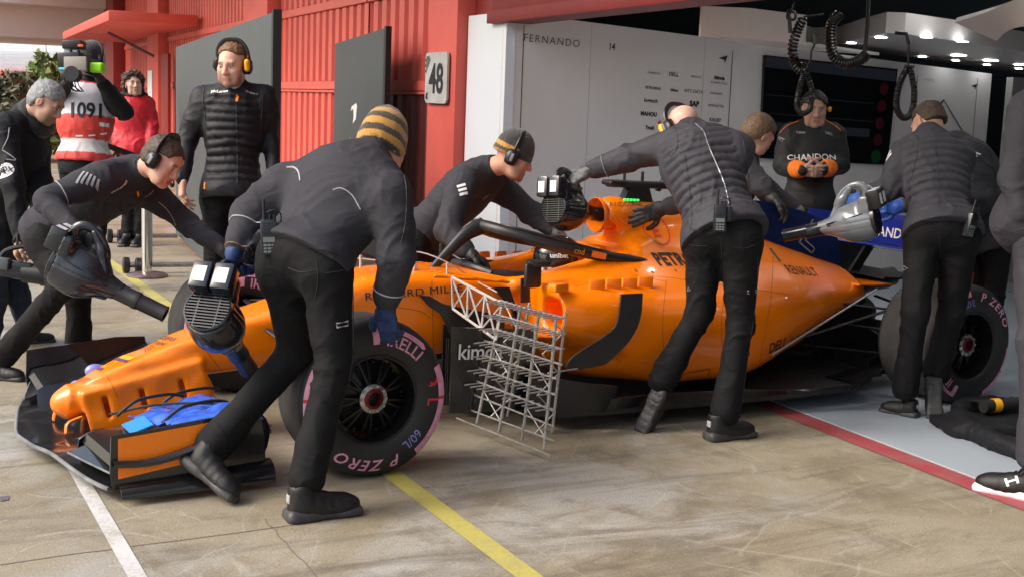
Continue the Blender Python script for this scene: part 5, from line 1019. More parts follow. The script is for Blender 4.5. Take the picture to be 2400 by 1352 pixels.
def person(key, label, J, fwd, up, tone=(.60, .33, .23), jacket='jacket', trouser='trouser', top='jacket', gloves=(None, None), hands=None, shoes=None, base=None, quiltp=None, fat=1., brow=(.10, .06, .035), stubble=0., legs=True, redn=.3, jname='jacket', hem=.10, cuff=None, folds=1., jamp=.0042, sleeve=1., collar=True, group=None):
    pel, neck, hd = J['pel'], J['neck'], J['head']; sp = unit(neck-pel); shl, shr = J['shl'], J['shr']; lat = unit(shl-shr); fr = unit(np.cross(lat, sp)); lat = np.cross(sp, fr)
    A3 = np.array([lat, fr, sp]); hlat = unit(J['hipl']-J['hipr']); hfr = unit(np.cross(hlat, sp)); H3 = np.array([np.cross(sp, hfr), hfr, sp]); ax = frame(fwd, up); L_ = np.linalg.norm(neck-pel)
    b = V(*(base if base is not None else (J['anl']+J['anr'])[:2]/2), 0)[:3] if base is None or len(base) == 2 else base
    def trunk(s, g, k=.05, low=True):
        s.ell(pel+sp*.02, (.150*fat+g, .105*fat+g, .12+g), H3, k=k); s.ell(pel+sp*L_*.38, (.140*fat+g, .103*fat+g, .15+g), A3, k=.07); s.ell(pel+sp*L_*.68+fr*.0, (.163*fat+g, .118*fat+g, .18+g), A3, k=.07)
        s.cone(shl-lat*.03, shr+lat*.03, .056+g, .056+g, k=.06); s.cone(pel+sp*L_*.85, neck, .075+g, .055+g, k=.05)
        for q in (shl, shr): s.cone(neck-sp*.03, q, .05+g*.8, .050+g*.8, k=.05)
    def arm(s, sd, g, w=1.): s.cone(J['sh'+sd], J['el'+sd], (.054+g)*w, .046+g, k=.03); s.cone(J['el'+sd], J['wr'+sd]-unit(J['wr'+sd]-J['el'+sd])*.055, .046+g, .034+g*.8, k=.025)
    # body
    s = SDF(.017); trunk(s, -.006); [arm(s, q, -.004) for q in 'lr']
    if legs:
        for q in 'lr': s.cone(J['hip'+q], J['kn'+q], .078, .052, k=.04); s.cone(J['kn'+q], J['an'+q], .052, .038, k=.03)
    v1, f1 = s.mesh(smooth=1); c1 = np.tile(np.array(tone), (len(v1), 1))
    s = head_sdf(hd, ax); s.cone(hd+V(-.025, 0, -.05)@ax, neck+(hd-neck)*.12, .054, .060, k=.03); v2, f2 = s.mesh(smooth=1); c2 = skin_cols(v2, hd, ax, tone, stubble, brow, redn)
    VS, FS, CS = [v1, v2], [f1, f2+len(v1)], [c1, c2]; n = len(v1)+len(v2)
    for q, i in (('l', 0), ('r', 1)):
        if hands and hands[i] is not None and gloves[i] is None:
            d, nn, sd, cu = hands[i]; v3, f3 = hand_sdf(J['wr'+q], d, nn, sd, cu, fa=J['wr'+q]-J['el'+q]).mesh(smooth=1); VS.append(v3); FS.append(f3+n); n += len(v3); CS.append(np.tile(np.array(tone), (len(v3), 1))*(1+.12*vnoise(v3*60, 2))[:, None])
    P = mesh('person', np.vstack(VS), np.vstack(FS), M['skin'], None, loc=b, cols=np.vstack(CS)); tag(P, label, 'person', group); PEOPLE[key] = P
    # jacket
    s = SDF(.0085); g = .022; trunk(s, g); s.ell(pel-sp*.06, (.180*fat+g*.5, .138*fat+g*.5, .14), H3, k=.07)
    for qi, q in enumerate('lr'):
        ce = .03 if gloves[qi] is not None else -.004
        arm(s, q, g*sleeve); ad = unit(J['el'+q]-J['sh'+q]); s.cone(J['sh'+q]-sp*.05-lat*(.02 if q == 'l' else -.02), J['sh'+q]+ad*.10-sp*.02, .070, .066, k=.05)
        if cuff is None: s.cone(J['wr'+q]-unit(J['wr'+q]-J['el'+q])*.06, J['wr'+q]-unit(J['wr'+q]-J['el'+q])*ce, .046, .043, k=.012)
    if collar: s.cone(neck-sp*.05, neck+(hd-neck)*.30, .082, .068, k=.025); s.cone(neck+(hd-neck)*.22, neck+(hd-neck)*.9, .058, .062, k=.008, sub=True)
    pl = pel-sp*hem
    def hemclip(p):
        da = np.full(p.shape[:-1], 9.)
        for q in 'lr':
            for a_, b_ in ((J['sh'+q], J['el'+q]), (J['el'+q], J['wr'+q])): w_ = p-a_; e = b_-a_; t = np.clip(w_@e/(e@e), 0, 1); da = np.minimum(da, np.linalg.norm(w_-t[..., None]*e, axis=-1))
        return np.where((((p-pel)**2).sum(-1) < .36**2) & (da > .075), (pl-p)@sp, -1)
    v, f = s.mesh(clip=hemclip, smooth=1)
    jt = [(J['el'+q], .10, .006*folds) for q in 'lr']+[(J['sh'+q], .11, .004*folds) for q in 'lr']+[(pel+sp*.06, .18, .004*folds)]+[(J['wr'+q], .07, .005) for q in 'lr']
    v = wrinkle(v, f, jamp*folds, jt, seed=sum(map(ord, key)) % 50, sc=8.5)
    if quiltp:
        da = np.full(len(v), 9.)
        for q in 'lr':
            for a_, b_, r in ((J['sh'+q], J['el'+q], .062), (J['el'+q], J['wr'+q], .05)):
                w_ = v-a_; e = b_-a_; t = np.clip(w_@e/(e@e), 0, 1); da = np.minimum(da, np.linalg.norm(w_-t[:, None]*e, axis=1)-r)
        h_ = (v-pel)@sp; mk = np.clip((da-.015)/.03, 0, 1)*np.clip((h_-.0)/.02, 0, 1)*np.clip((L_*.98-h_)/.03, 0, 1); mk *= np.clip((.155*fat-abs((v-pel)@lat))/.012, 0, 1); v = quilt(v, f, pel, sp, quiltp, .017, mk)
    JK = mesh(jname, v, f, M[jacket], P); bj = bvh_of(JK)
    # trousers
    if legs:
        s = SDF(.0085); s.ell(pel-sp*.01, (.160*fat, .122*fat, .13), H3, k=.06)
        for q in 'lr':
            h_, k_, a_ = J['hip'+q], J['kn'+q], J['an'+q]; s.cone(h_, k_, .096, .070, k=.04); s.cone(k_, a_+unit(k_-a_)*.03, .070, .062, k=.03); s.cone(a_+unit(k_-a_)*.14, a_+unit(k_-a_)*.01, .064, .070, k=.03)
            s.ell(h_-hfr*.035+sp*.01, (.098, .098, .105), k=.05)
        def cl(p):
            o_ = np.full(p.shape[:-1], -1.)
            for q in 'lr':
                d_ = unit(J['an'+q]-J['kn'+q]); e = J['an'+q]+d_*.045; o_ = np.where(((p-e)**2).sum(-1) < .14**2, (p-e)@d_, o_)
            return o_
        v, f = s.mesh(clip=cl, smooth=1); jt = [(J['kn'+q], .12, .007*folds) for q in 'lr']+[(J['an'+q], .10, .008*folds) for q in 'lr']+[((J['hipl']+J['hipr'])/2-Z*.06, .14, .006)]
        v = wrinkle(v, f, .0036*folds, jt, seed=11+sum(map(ord, str(key))) % 31, sc=8.); TR = mesh('trousers', v, f, M[trouser], P)
    for q, i in (('l', 0), ('r', 1)):
        if gloves[i] is not None:
            gm, d, nn, sd, cu = gloves[i]; s = hand_sdf(J['wr'+q], d, nn, sd, cu, g=.0025, h=.005, fa=J['wr'+q]-J['el'+q]); s.cone(J['wr'+q]-unit(J['wr'+q]-J['el'+q])*.05, J['wr'+q]+unit(d)*.01, .040, .034, k=.015); v, f = s.mesh(smooth=1); v = wrinkle(v, f, .002, sc=24); mesh('glove', v, f, M[gm], P)
        if shoes and shoes[i] is not None:
            hl, to, u_ = shoes[i][:3]; kw = shoes[i][3] if len(shoes[i]) > 3 else {}; Ls = .30; hl = np.asarray(hl, float); to = np.asarray(to, float); shoe(P, hl, to, np.asarray(u_, float), k=np.linalg.norm(to-hl)/.29, **kw)
    return P, JK, bj, dict(ax=ax, sp=sp, fr=fr, lat=lat, A3=A3)
def ring(P, bj, p, d, m, r=.003, a0=0, a1=360, name='piping'):
    d = unit(d); u = unit(np.cross(d, V(.3, .2, .9))); w_ = np.cross(d, u); pts = []
    for t in np.radians(np.linspace(a0, a1, 40)):
        e = u*math.cos(t)+w_*math.sin(t); h = bj.ray_cast(Vector(p+e*.16), Vector(-e), .16)
        if h[0] is not None: pts.append(np.array(h[0])+e*r*.3)
    if len(pts) > 3: MB().tube(pts, r, 5).build(name, m, P)
def seam(P, bj, pts, m=None, r=.0028, name='piping', dirn=None):
    """thin cord laid on a garment through pixel points (depth of the first guess), dropped along the view there"""
    out = []
    for x, y in spline([(a, b, 0) for a, b in pts], 26)[:, :2]:
        d = ray(x, y); d = d/np.linalg.norm(d); h = bj.ray_cast(Vector(CAM), Vector(d), 40)
        if h[0] is not None: out.append(np.array(h[0])+np.array(h[1])*r*.3)
    if len(out) > 3: MB().tube(out, r, 5).build(name, m or M['greym'], P)
def badge(P, bj, px, py, shape, m, X, Y, name='print', L=.03, off=.003):
    d = ray(px, py); d = d/np.linalg.norm(d); h = bj.ray_cast(Vector(CAM), Vector(d), 40)
    if h[0] is None: print('badge miss', px, py); return
    n = np.array(h[1]); n = n if n@d < 0 else -n; X = unit(X-n*(X@n)); Y = np.cross(n, X)*(1 if np.cross(n, X)@Y > 0 else -1)
    decal(name, shape, np.array(h[0])+n*.0, X, Y, m, P, bvh=bj, dirn=-n, off=off, L=L)
def bars(n, w, h, gap, skew=0.): return merge2d(*[(np.array([(-w/2+skew*k, -h/2+k*(h+gap)), (w/2+skew*k, -h/2+k*(h+gap)), (w/2+skew*k+skew*.5, h/2+k*(h+gap)), (-w/2+skew*k+skew*.5, h/2+k*(h+gap))]), [[0, 1, 2, 3]]) for k in range(n)])
def drop(P, z=.09): return V(P[0], P[1], z)
a_ = at
# ---- the foreground mechanic in a striped hat, seen from behind
J = dict(pel=a_(712, 600, 4.95), neck=a_(862, 372, 5.16), head=a_(897, 342, 5.25), shl=a_(668, 430, 5.16), shr=a_(918, 458, 4.96), ell=a_(586, 506, 5.12), wrl=a_(548, 588, 5.02), elr=a_(930, 600, 4.93), wrr=a_(902, 722, 5.02), hipl=a_(672, 650, 5.02), hipr=a_(768, 655, 4.88), knl=a_(692, 825, 5.16), anl=a_(492, 1052, 5.03), knr=a_(782, 855, 4.88), anr=a_(716, 1128, 4.80))
P6, K6, B6, I6 = person('six', 'person in a black and amber striped woollen hat bending beside the near front wheel', J, CF*.75+CR*.55-Z*.45, Z*.9+CF*.2+CR*.05,
    gloves=(('gblue', -Z*.7+CF*.6-CR*.1, CR*.8-CF*.2, -1, 1.0), ('gblue', V(0, 0, -1)+CR*.15+CF*.2, CF+CR*.3, -1, .35)), shoes=((a_(428, 1080, 5.02), gnd(545, 1182)+V(0, 0, .005), CR*.75+Z*.62), (gnd(668, 1222), gnd(842, 1200), Z)), fat=1.28, hem=.03, sleeve=1.25)
def hat1(z, th): s = ((z+.03)/.062+.20*np.sin(th+.6)) % 1; return np.where((s < .52)[:, None], np.array([.52, .26, .045]), np.array([.045, .032, .018]))
beanie(P6, J['head'], I6['ax'], hat1, tall=.036, z0=-.035)
ring(P6, B6, J['ell']*.7+J['wrl']*.3, J['wrl']-J['ell'], M['greym']); ring(P6, B6, J['elr']*.35+J['wrr']*.65, J['wrr']-J['elr'], M['greym']); ring(P6, B6, J['wrl']*.93+J['ell']*.07, J['wrl']-J['ell'], mat('brown cord', (.25, .13, .05), .6), r=.002)
seam(P6, B6, [(672, 393), (690, 394), (700, 404), (704, 425)], M['greym'], .004); seam(P6, B6, [(780, 446), (800, 442), (825, 458), (845, 492)], M['greym'], .0025)
badge(P6, B6, 676, 372, bars(3, .05, .008, .01), M['greym'], CR, Z)
for q_ in ([(938, 385), (952, 440), (950, 520), (940, 570)], [(640, 600), (720, 580), (800, 600)]): seam(P6, B6, q_, M['ink'], .0022, 'seam')
# zipped thigh pockets
# ---- bald mechanic in a quilted vest leaning over the cockpit
J = dict(pel=a_(1692, 535, 6.2), neck=a_(1622, 312, 6.52), head=a_(1600, 303, 6.68), shl=a_(1590, 335, 6.5), shr=a_(1730, 350, 6.38), ell=a_(1470, 372, 6.62), wrl=a_(1376, 402, 6.68), elr=a_(1650, 465, 6.72), wrr=a_(1552, 488, 6.82), hipl=a_(1652, 575, 6.24), hipr=a_(1738, 575, 6.16), knl=a_(1640, 735, 6.26), anl=a_(1548, 898, 6.30), knr=a_(1733, 765, 6.22), anr=a_(1700, 968, 6.2))
J8 = J
P8, K8, B8, I8 = person('eight', 'bald person in a charcoal quilted vest holding a blower at the air intake', J, CF*.7-CR*.45-Z*.6, Z*.75+CF*.55-CR*.25, jacket='vest', quiltp=.048,
    gloves=(('ggrey', -CR*.8-Z*.5, CF*.5-Z*.8, -1, .8), ('gblack', -CR*.9-Z*.35, CF+Z*.1, 1, .15)), shoes=((a_(1546, 906, 6.27), gnd(1496, 1012), CF*.62+CR*.75+Z*.25), (gnd(1655, 1032), gnd(1765, 1021), Z)), tone=(.62, .38, .30), fat=1.16, hem=.06)
headset(P8, J['head'], I8['ax'], tilt=-.02, ycup=1)
ring(P8, B8, J['ell']*.45+J['wrl']*.55, J['wrl']-J['ell'], M['silver'], r=.004); badge(P8, B8, 1500, 328, bars(1, .10, .012, 0), M['whitem'], CR+Z*.35, Z)
a = MB(); pts = []
for x, y in spline([(1630, 290, 0), (1650, 310, 0), (1662, 345, 0), (1690, 410, 0), (1703, 450, 0), (1708, 478, 0)], 40)[:, :2]:
    d = ray(x, y); d /= np.linalg.norm(d); h = B8.ray_cast(Vector(CAM), Vector(d), 30)
    if h[0] is not None: pts.append(np.array(h[0])-d*.006)
if len(pts) > 5: tag(MB().tube(pts, .0035, 6).build('radio_cable', M['silver']), 'thin pale headset cable running down the back of the quilted vest of the bald person', 'cable')
for q_ in ([(1577, 292), (1588, 320), (1586, 350), (1572, 368)], [(1606, 365), (1615, 430), (1622, 500), (1618, 545)], [(1742, 330), (1752, 400), (1762, 480)]): seam(P8, B8, q_, M['ink'], .0022, 'seam')
# ---- mechanic with a silver blower at the rear wheel
J = dict(pel=a_(2207, 530, 6.78), neck=a_(2178, 322, 7.12), head=a_(2176, 290, 7.26), shl=a_(2122, 362, 7.06), shr=a_(2248, 362, 7.0), ell=a_(2086, 442, 6.98), wrl=a_(2016, 464, 7.02), elr=a_(2235, 470, 7.4), wrr=a_(2110, 485, 7.45), hipl=a_(2163, 560, 6.82), hipr=a_(2250, 562, 6.78), knl=a_(2145, 735, 6.72), anl=a_(2122, 915, 6.78), knr=a_(2228, 740, 6.88), anr=a_(2192, 878, 6.9))
J11 = J
P11, K11, B11, I11 = person('eleven', 'person with bright blue gloves bending over a silver blower by the rear wheel', J, CF*.75-CR*.4-Z*.5, Z*.8+CF*.5-CR*.1, jacket='vest', quiltp=.05,
    gloves=(('gblue2', -CR*.9-Z*.35+CF*.1, -Z*.8+CF*.3, -1, .75), ('gblue2', -CR, CF, 1, .5)), shoes=((gnd(2152, 980), gnd(2064, 963), Z), (a_(2190, 880, 6.84), gnd(2192, 985), CF*.9+CR*.15+Z*.2)), tone=(.58, .35, .25), hem=.06, fat=1.1)
hair_on(P11, J['head'], I11['ax'], M['hairb'], .04, back=-.03, amp=.002, g=.006)
badge(P11, B11, 2083, 370, bars(2, .05, .016, .010, .012), M['whitem'], CR*.9+Z*.3, Z); seam(P11, B11, [(2030, 432), (2042, 440), (2056, 452)], M['greym'], .003)
for q_ in ([(2152, 325), (2148, 370), (2136, 420)], [(2192, 330), (2198, 400), (2200, 480)], [(2130, 430), (2135, 480)]): seam(P11, B11, q_, M['ink'], .0022, 'seam')
# ---- dark mechanic behind, back arched
J = dict(pel=a_(2322, 545, 7.7), neck=a_(2238, 335, 7.75), head=a_(2180, 352, 7.9), shl=a_(2245, 352, 7.98), shr=a_(2285, 365, 7.55), ell=a_(2200, 450, 8.0), wrl=a_(2150, 540, 7.95), elr=a_(2300, 470, 7.45), wrr=a_(2240, 545, 7.5), hipl=a_(2310, 570, 7.85), hipr=a_(2335, 570, 7.6)); J['knl'] = drop(J['hipl'], .5); J['knr'] = drop(J['hipr'], .5); J['anl'] = drop(J['hipl']); J['anr'] = drop(J['hipr'])
P12, K12, B12, I12 = person('twelve', 'person with arched back in a black jacket, half hidden behind bright blue gloved person', J, -CR*.8-Z*.5, Z*.7-CR*.6, jacket='jacket', fat=1.4, shoes=((J['anl']*V(1, 1, 0), J['anl']*V(1, 1, 0)-CR*V(1, 1, 0)*.29, Z), (J['anr']*V(1, 1, 0), J['anr']*V(1, 1, 0)-CR*V(1, 1, 0)*.29, Z)), gloves=(('gblack', -Z-CR*.4, -CR, 1, .4), ('gblack', -Z-CR*.4, -CR, -1, .4)))
hair_on(P12, J['head'], I12['ax'], M['hairb'], .03)
badge(P12, B12, 2273, 368, bars(2, .05, .018, .010, .012), M['whitem'], CR*.9-Z*.3, Z)
# ---- crouching mechanic with headset, blower in the right hand
J = dict(pel=a_(128, 535, 6.85), neck=a_(322, 398, 6.62), head=a_(381, 378, 6.52), shr=a_(240, 415, 6.46), shl=a_(345, 440, 6.84), elr=a_(112, 470, 6.32), wrr=a_(178, 548, 6.2), ell=a_(440, 525, 6.95), wrl=a_(520, 582, 6.85), hipr=a_(108, 580, 6.74), hipl=a_(150, 575, 6.98), knr=a_(150, 668, 6.62), anr=a_(8, 835, 6.92), knl=a_(182, 690, 7.0), anl=a_(186, 825, 7.12))
J4 = J
P4, K4, B4, I4 = person('four', 'brown haired person with a headset crouching with a blower near the front wing', J, CR*.80-Z*.62-CF*.30, Z*.72+CR*.55-CF*.05, brow=(.06, .035, .02), tone=(.62, .34, .25),
    gloves=(('gblack', CR*.5-Z*.6, CF*.2-Z*.5-CR*.3, 1, 1.0), ('gblack', CR*.8-Z*.5, -CF*.5, -1, .4)), shoes=((gnd(150, 852), gnd(250, 858), Z), (gnd(-30, 886), gnd(56, 893), Z)), redn=.4, hem=.08, sleeve=.8)
hair_on(P4, J['head'], I4['ax'], M['hairb'], .045, back=-.05, g=.009, amp=.003, front=.055); headset(P4, J['head'], I4['ax'], tilt=-.015, mic=1, ycup=1)
badge(P4, B4, 188, 412, bars(4, .008, .07, -.06, .02), M['whitem'], CR, Z) if False else badge(P4, B4, 188, 415, merge2d(*[shift2d(rect2d(.011, .085-.012*k), .02*k, .004*k) for k in range(5)]), M['greym'], CR*.9-Z*.35, Z*.9+CR*.35)
badge(P4, B4, 280, 440, text2d('McLaren', .028, .03), M['whitem'], CR*.95-Z*.22, Z); badge(P4, B4, 350, 455, text2d('Richard', .022, .02), M['greym'], CR*.98-Z*.1, Z); badge(P4, B4, 322, 455, poly2d([(-.006, -.02), (.006, -.018), (.01, .018), (-.002, .02)]), M['orangeprint'], CR, Z)
ring(P4, B4, J['elr']*.75+J['shr']*.25, J['elr']-J['shr'], M['greym'], r=.003); seam(P4, B4, [(372, 475), (390, 490), (405, 512), (412, 530)], M['greym'], .002)
# ---- standing man in a quilted vest
J = dict(pel=a_(545, 432, 7.3), neck=a_(548, 214, 7.32), head=a_(546, 152, 7.24), shr=a_(474, 236, 7.3), shl=a_(622, 232, 7.36), elr=a_(440, 330, 7.3), wrr=a_(428, 420, 7.16), ell=a_(632, 325, 7.42), wrl=a_(640, 392, 7.3), hipr=a_(512, 465, 7.3), hipl=a_(580, 465, 7.34)); 
for q in 'lr': J['kn'+q] = drop(J['hip'+q], .48)-CF*V(1, 1, 0)*.03; J['an'+q] = drop(J['hip'+q])
P5, K5, B5, I5 = person('five', 'person standing upright in a black quilted vest with headset and yellow microphone', J, -CF*.85-CR*.22-Z*.32, Z*.95-CF*.2, jacket='navyv', quiltp=.048, stubble=.55, brow=(.22, .12, .06), tone=(.66, .39, .29),
    hands=((V(0, 0, -1)-CF*.1, -CR*.6+CF*.3, 1, .45), (V(0, 0, -1)-CF*.15, CR*.6+CF*.3, -1, .4)), shoes=((J['anl']*V(1, 1, 0)+CF*V(1, 1, 0)*.06, J['anl']*V(1, 1, 0)-CF*V(1, 1, 0)*.23, Z), (J['anr']*V(1, 1, 0)+CF*V(1, 1, 0)*.06, J['anr']*V(1, 1, 0)-CF*V(1, 1, 0)*.23, Z)), hem=.09, redn=.35, fat=.95, sleeve=.45)
hair_on(P5, J['head'], I5['ax'], M['hairr'], .062, back=-.05, g=.009, amp=.004, front=.05); headset(P5, J['head'], I5['ax'], tilt=.0, ycup=1)
badge(P5, B5, 515, 216, text2d('McLaren', .028, .03), M['whitem'], CR, Z); badge(P5, B5, 590, 219, text2d('Richard', .022, .02), M['greym'], CR, Z); badge(P5, B5, 555, 233, poly2d([(-.004, -.02), (.008, -.018), (.008, .018), (-.008, .02)]), M['orangeprint'], CR, Z); badge(P5, B5, 480, 436, rect2d(.012, .04), M['orangeprint'], CR, Z); badge(P5, B5, 437, 250, bars(3, .035, .018, .008, .004), M['whitem'], CR, Z)
seam(P5, B5, [(553, 240), (555, 300), (556, 360), (556, 430)], M['ink'], .004, 'zip'); seam(P5, B5, [(478, 205), (476, 240), (482, 290), (478, 400)], M['ink'], .003, 'seam'); seam(P5, B5, [(612, 205), (616, 240), (612, 290), (612, 400)], M['ink'], .003, 'seam')
a = SDF(.006); hd_ = J['head']; a.cone(J['neck']+(hd_-J['neck'])*.05-CF*.03, J['neck']+(hd_-J['neck'])*.36-CF*.012, .066, .063); a.cone(J['neck']+(hd_-J['neck'])*.1, J['neck']+(hd_-J['neck'])*.8, .056, .058, k=.005, sub=True); v_, f_ = a.mesh(smooth=1); mesh('shirt_collar', v_, f_, mat('pale shirt', (.45, .47, .52), .8), P5)
# ---- mechanic leaning over the cockpit from the far side, dark hat and headset
J = dict(pel=a_(992, 545, 7.3), neck=a_(1143, 398, 7.12), head=a_(1204, 368, 7.0), shr=a_(1088, 428, 6.92), shl=a_(1160, 425, 7.34), elr=a_(1046, 540, 6.76), wrr=a_(1100, 596, 6.66), ell=a_(1245, 500, 7.3), wrl=a_(1302, 545, 7.15), hipr=a_(975, 580, 7.2), hipl=a_(1000, 585, 7.45))
for q in 'lr': J['kn'+q] = drop(J['hip'+q], .48)+CR*V(1, 1, 0)*.05; J['an'+q] = drop(J['hip'+q])-CR*V(1, 1, 0)*.05
P7, K7, B7, I7 = person('seven', 'person in a dark woollen hat with amber band and headset reaching into the cockpit', J, CR*.92-Z*.42-CF*.12, Z*.88+CR*.4, tone=(.52, .27, .19), stubble=.45,
    gloves=(('ggrey', CR*.6-Z*.7, -Z*.3-CF*.2+CR*.1, 1, .6), ('gblack', CR*.8-Z*.4, -Z, -1, .6)), shoes=((J['anl']*V(1, 1, 0)-CR*V(1, 1, 0)*.06, J['anl']*V(1, 1, 0)+CR*V(1, 1, 0)*.23, Z), (J['anr']*V(1, 1, 0)-CR*V(1, 1, 0)*.06, J['anr']*V(1, 1, 0)+CR*V(1, 1, 0)*.23, Z)), hem=.07)
def hat2(z, th): return np.where((z > .055)[:, None], np.array([.028, .026, .030]), np.where((z > .030)[:, None], np.array([.48, .25, .05]), np.where((z > .008)[:, None], np.array([.05, .038, .024]), np.array([.42, .22, .045]))))
def hat2b(z, th): c = hat2(z, th); f = np.cos(th) > .35; c[f] = np.array([.028, .024, .026]); return c
beanie(P7, J['head'], I7['ax'], hat2b, tall=.022, z0=.002); headset(P7, J['head'], I7['ax'], tilt=.01)
badge(P7, B7, 1086, 455, bars(3, .05, .015, .010, .006), M['whitem'], CR*.9+Z*.35, Z*.8-CR*.3); badge(P7, B7, 1137, 463, poly2d([(-.03, -.01), (.0, .008), (.03, .002), (0, 0)]), M['greym'], CR, Z)
# ---- brown-haired mechanic on the far side of the engine cover
J = dict(pel=a_(1690, 520, 8.1), neck=a_(1742, 372, 7.95), head=a_(1778, 315, 7.9), shr=a_(1742, 392, 7.7), shl=a_(1730, 388, 8.15), elr=a_(1790, 440, 7.6), wrr=a_(1806, 462, 7.55), ell=a_(1800, 450, 8.1), wrl=a_(1870, 492, 7.95), hipr=a_(1680, 560, 8.0), hipl=a_(1690, 560, 8.2))
for q in 'lr': J['kn'+q] = drop(J['hip'+q], .48); J['an'+q] = drop(J['hip'+q])
P9, K9, B9, I9 = person('nine', 'person with short light brown hair looking down, body hidden by the bald person', J, CR*.72+CF*.40-Z*.5, Z*.9+CR*.3, tone=(.60, .34, .25), gloves=(('ggrey', CR*.5-Z*.6, -Z, 1, .5), ('gblack', CR*.7-Z*.5, -Z, -1, .5)), shoes=((J['anl']*V(1, 1, 0), J['anl']*V(1, 1, 0)+V(.1, -.27, 0), Z), (J['anr']*V(1, 1, 0), J['anr']*V(1, 1, 0)+V(.1, -.27, 0), Z)))
hair_on(P9, J['head'], I9['ax'], M['hairl'], .045, back=-.075, g=.008, amp=.002)
# ---- figure in black team overalls with orange cuffs
J = dict(pel=a_(1897, 468, 8.7), neck=a_(1906, 298, 8.72), head=a_(1908, 258, 8.65), shr=a_(1852, 318, 8.7), shl=a_(1956, 318, 8.72), elr=a_(1838, 388, 8.68), wrr=a_(1880, 400, 8.46), ell=a_(1966, 385, 8.7), wrl=a_(1932, 398, 8.46), hipr=a_(1870, 490, 8.7), hipl=a_(1924, 490, 8.72))
for q in 'lr': J['kn'+q] = drop(J['hip'+q], .48); J['an'+q] = drop(J['hip'+q])
P10, K10, B10, I10 = person('ten', 'person in black overalls with orange cuffs standing before the dark monitor wall', J, -CF*.95-Z*.25, Z-CF*.1, jacket='suit', tone=(.40, .25, .19), jname='jacket',
    hands=((-CR*.8-CF*.3-Z*.15, CF*.6+Z*.2, -1, .5), (CR*.8-CF*.3-Z*.1, CF*.6+Z*.2, 1, .35)), shoes=((J['anl']*V(1, 1, 0), J['anl']*V(1, 1, 0)-CF*V(1, 1, 0)*.29, Z), (J['anr']*V(1, 1, 0), J['anr']*V(1, 1, 0)-CF*V(1, 1, 0)*.29, Z)), hem=.10)
hair_on(P10, J['head'], I10['ax'], mat('black hair', (.012, .01, .01), .5), .045, back=-.05, g=.012, amp=.005)
for q in 'lr': d = unit(J['wr'+q]-J['el'+q]); a = SDF(.006); a.cone(J['wr'+q]-d*.075, J['wr'+q]-d*.025, .060, .056); v_, f_ = a.mesh(smooth=1); mesh('cuff', wrinkle(v_, f_, .003, sc=20), f_, M['orangec'], P10)
a = SDF(.006); a.cone(J['neck']-Z*.01, J['neck']+(J['head']-J['neck'])*.35, .078, .07); a.cone(J['neck']+Z*.03, J['head'], .057, .06, k=.005, sub=True); v_, f_ = a.mesh(smooth=1); mesh('collar', v_, f_, M['orangec'], P10)
badge(P10, B10, 1902, 369, text2d('CHANDON', .062, .012), M['whitem'], CR, Z); badge(P10, B10, 1877, 311, text2d('hilton', .026, .02), M['greym'], CR, Z); badge(P10, B10, 1943, 314, text2d('DELL', .026, .02), M['greym'], CR, Z); badge(P10, B10, 1830, 327, text2d('NTT', .03, .02), M['greym'], CR, Z)
seam(P10, B10, [(1828, 312), (1845, 296), (1872, 284)], M['orangec'], .004); seam(P10, B10, [(1935, 282), (1955, 294), (1970, 306)], M['orangec'], .003)
a = SDF(.006); e = I10['ax']; a.ell(J['head']+V(.02, .10, .01)@e, (.016, .012, .02)); v_, f_ = a.mesh(); mesh('ear_muff', v_, f_, M['yellow'], P10)
# ---- person cut by the right edge
J = dict(pel=a_(2436, 505, 5.6), neck=a_(2480, 210, 5.65), head=a_(2482, 120, 5.6), shr=a_(2560, 250, 5.7), shl=a_(2412, 260, 5.55), elr=a_(2590, 420, 5.7), wrr=a_(2560, 520, 5.6), ell=a_(2378, 418, 5.5), wrl=a_(2396, 500, 5.44), hipr=a_(2500, 560, 5.65), hipl=a_(2425, 560, 5.52), knl=a_(2425, 800, 5.48), anl=a_(2425, 1080, 5.5), knr=a_(2510, 800, 5.7), anr=a_(2510, 1080, 5.75))
P13, K13, B13, I13 = person('thirteen', 'person at the right edge in grey trousers and black shoes with thick white soles', J, -CR*.9-CF*.2, Z, jacket='jacket', trouser='vest', tone=(.66, .36, .28), hands=((-Z*.6+CR*.8+CF*.3, CF*.8, -1, .2), None), gloves=(None, ('gblack', -Z, CR, 1, .3)),
    shoes=((gnd(2452, 1178)+V(0, 0, .0), gnd(2284, 1145), Z, dict(msole=M['solew'])), (gnd(2540, 1150), gnd(2400, 1120), Z, dict(msole=M['solew']))), hem=.17, fat=1.2)
hair_on(P13, J['head'], I13['ax'], M['hairb'], .04)
sp_ = [c for c in P13.children if c.name.startswith('shoe')][0]
# interlocking mark on the shoe side
u_ = np.array([(-.5, -.5), (-.3, -.5), (-.3, -.12), (.3, -.12), (.3, -.5), (.5, -.5), (.5, .5), (.3, .5), (.3, .12), (-.3, .12), (-.3, .5), (-.5, .5)])*np.array([.055, .034])
bs = bvh_of(sp_); badge(P13, bs, 2372, 1126, (u_, [[0, 1, 2, 9, 10, 11], [2, 3, 8, 9], [3, 4, 5, 6, 7, 8]]), M['whitem'], CR+Z*.02, Z, L=.015)
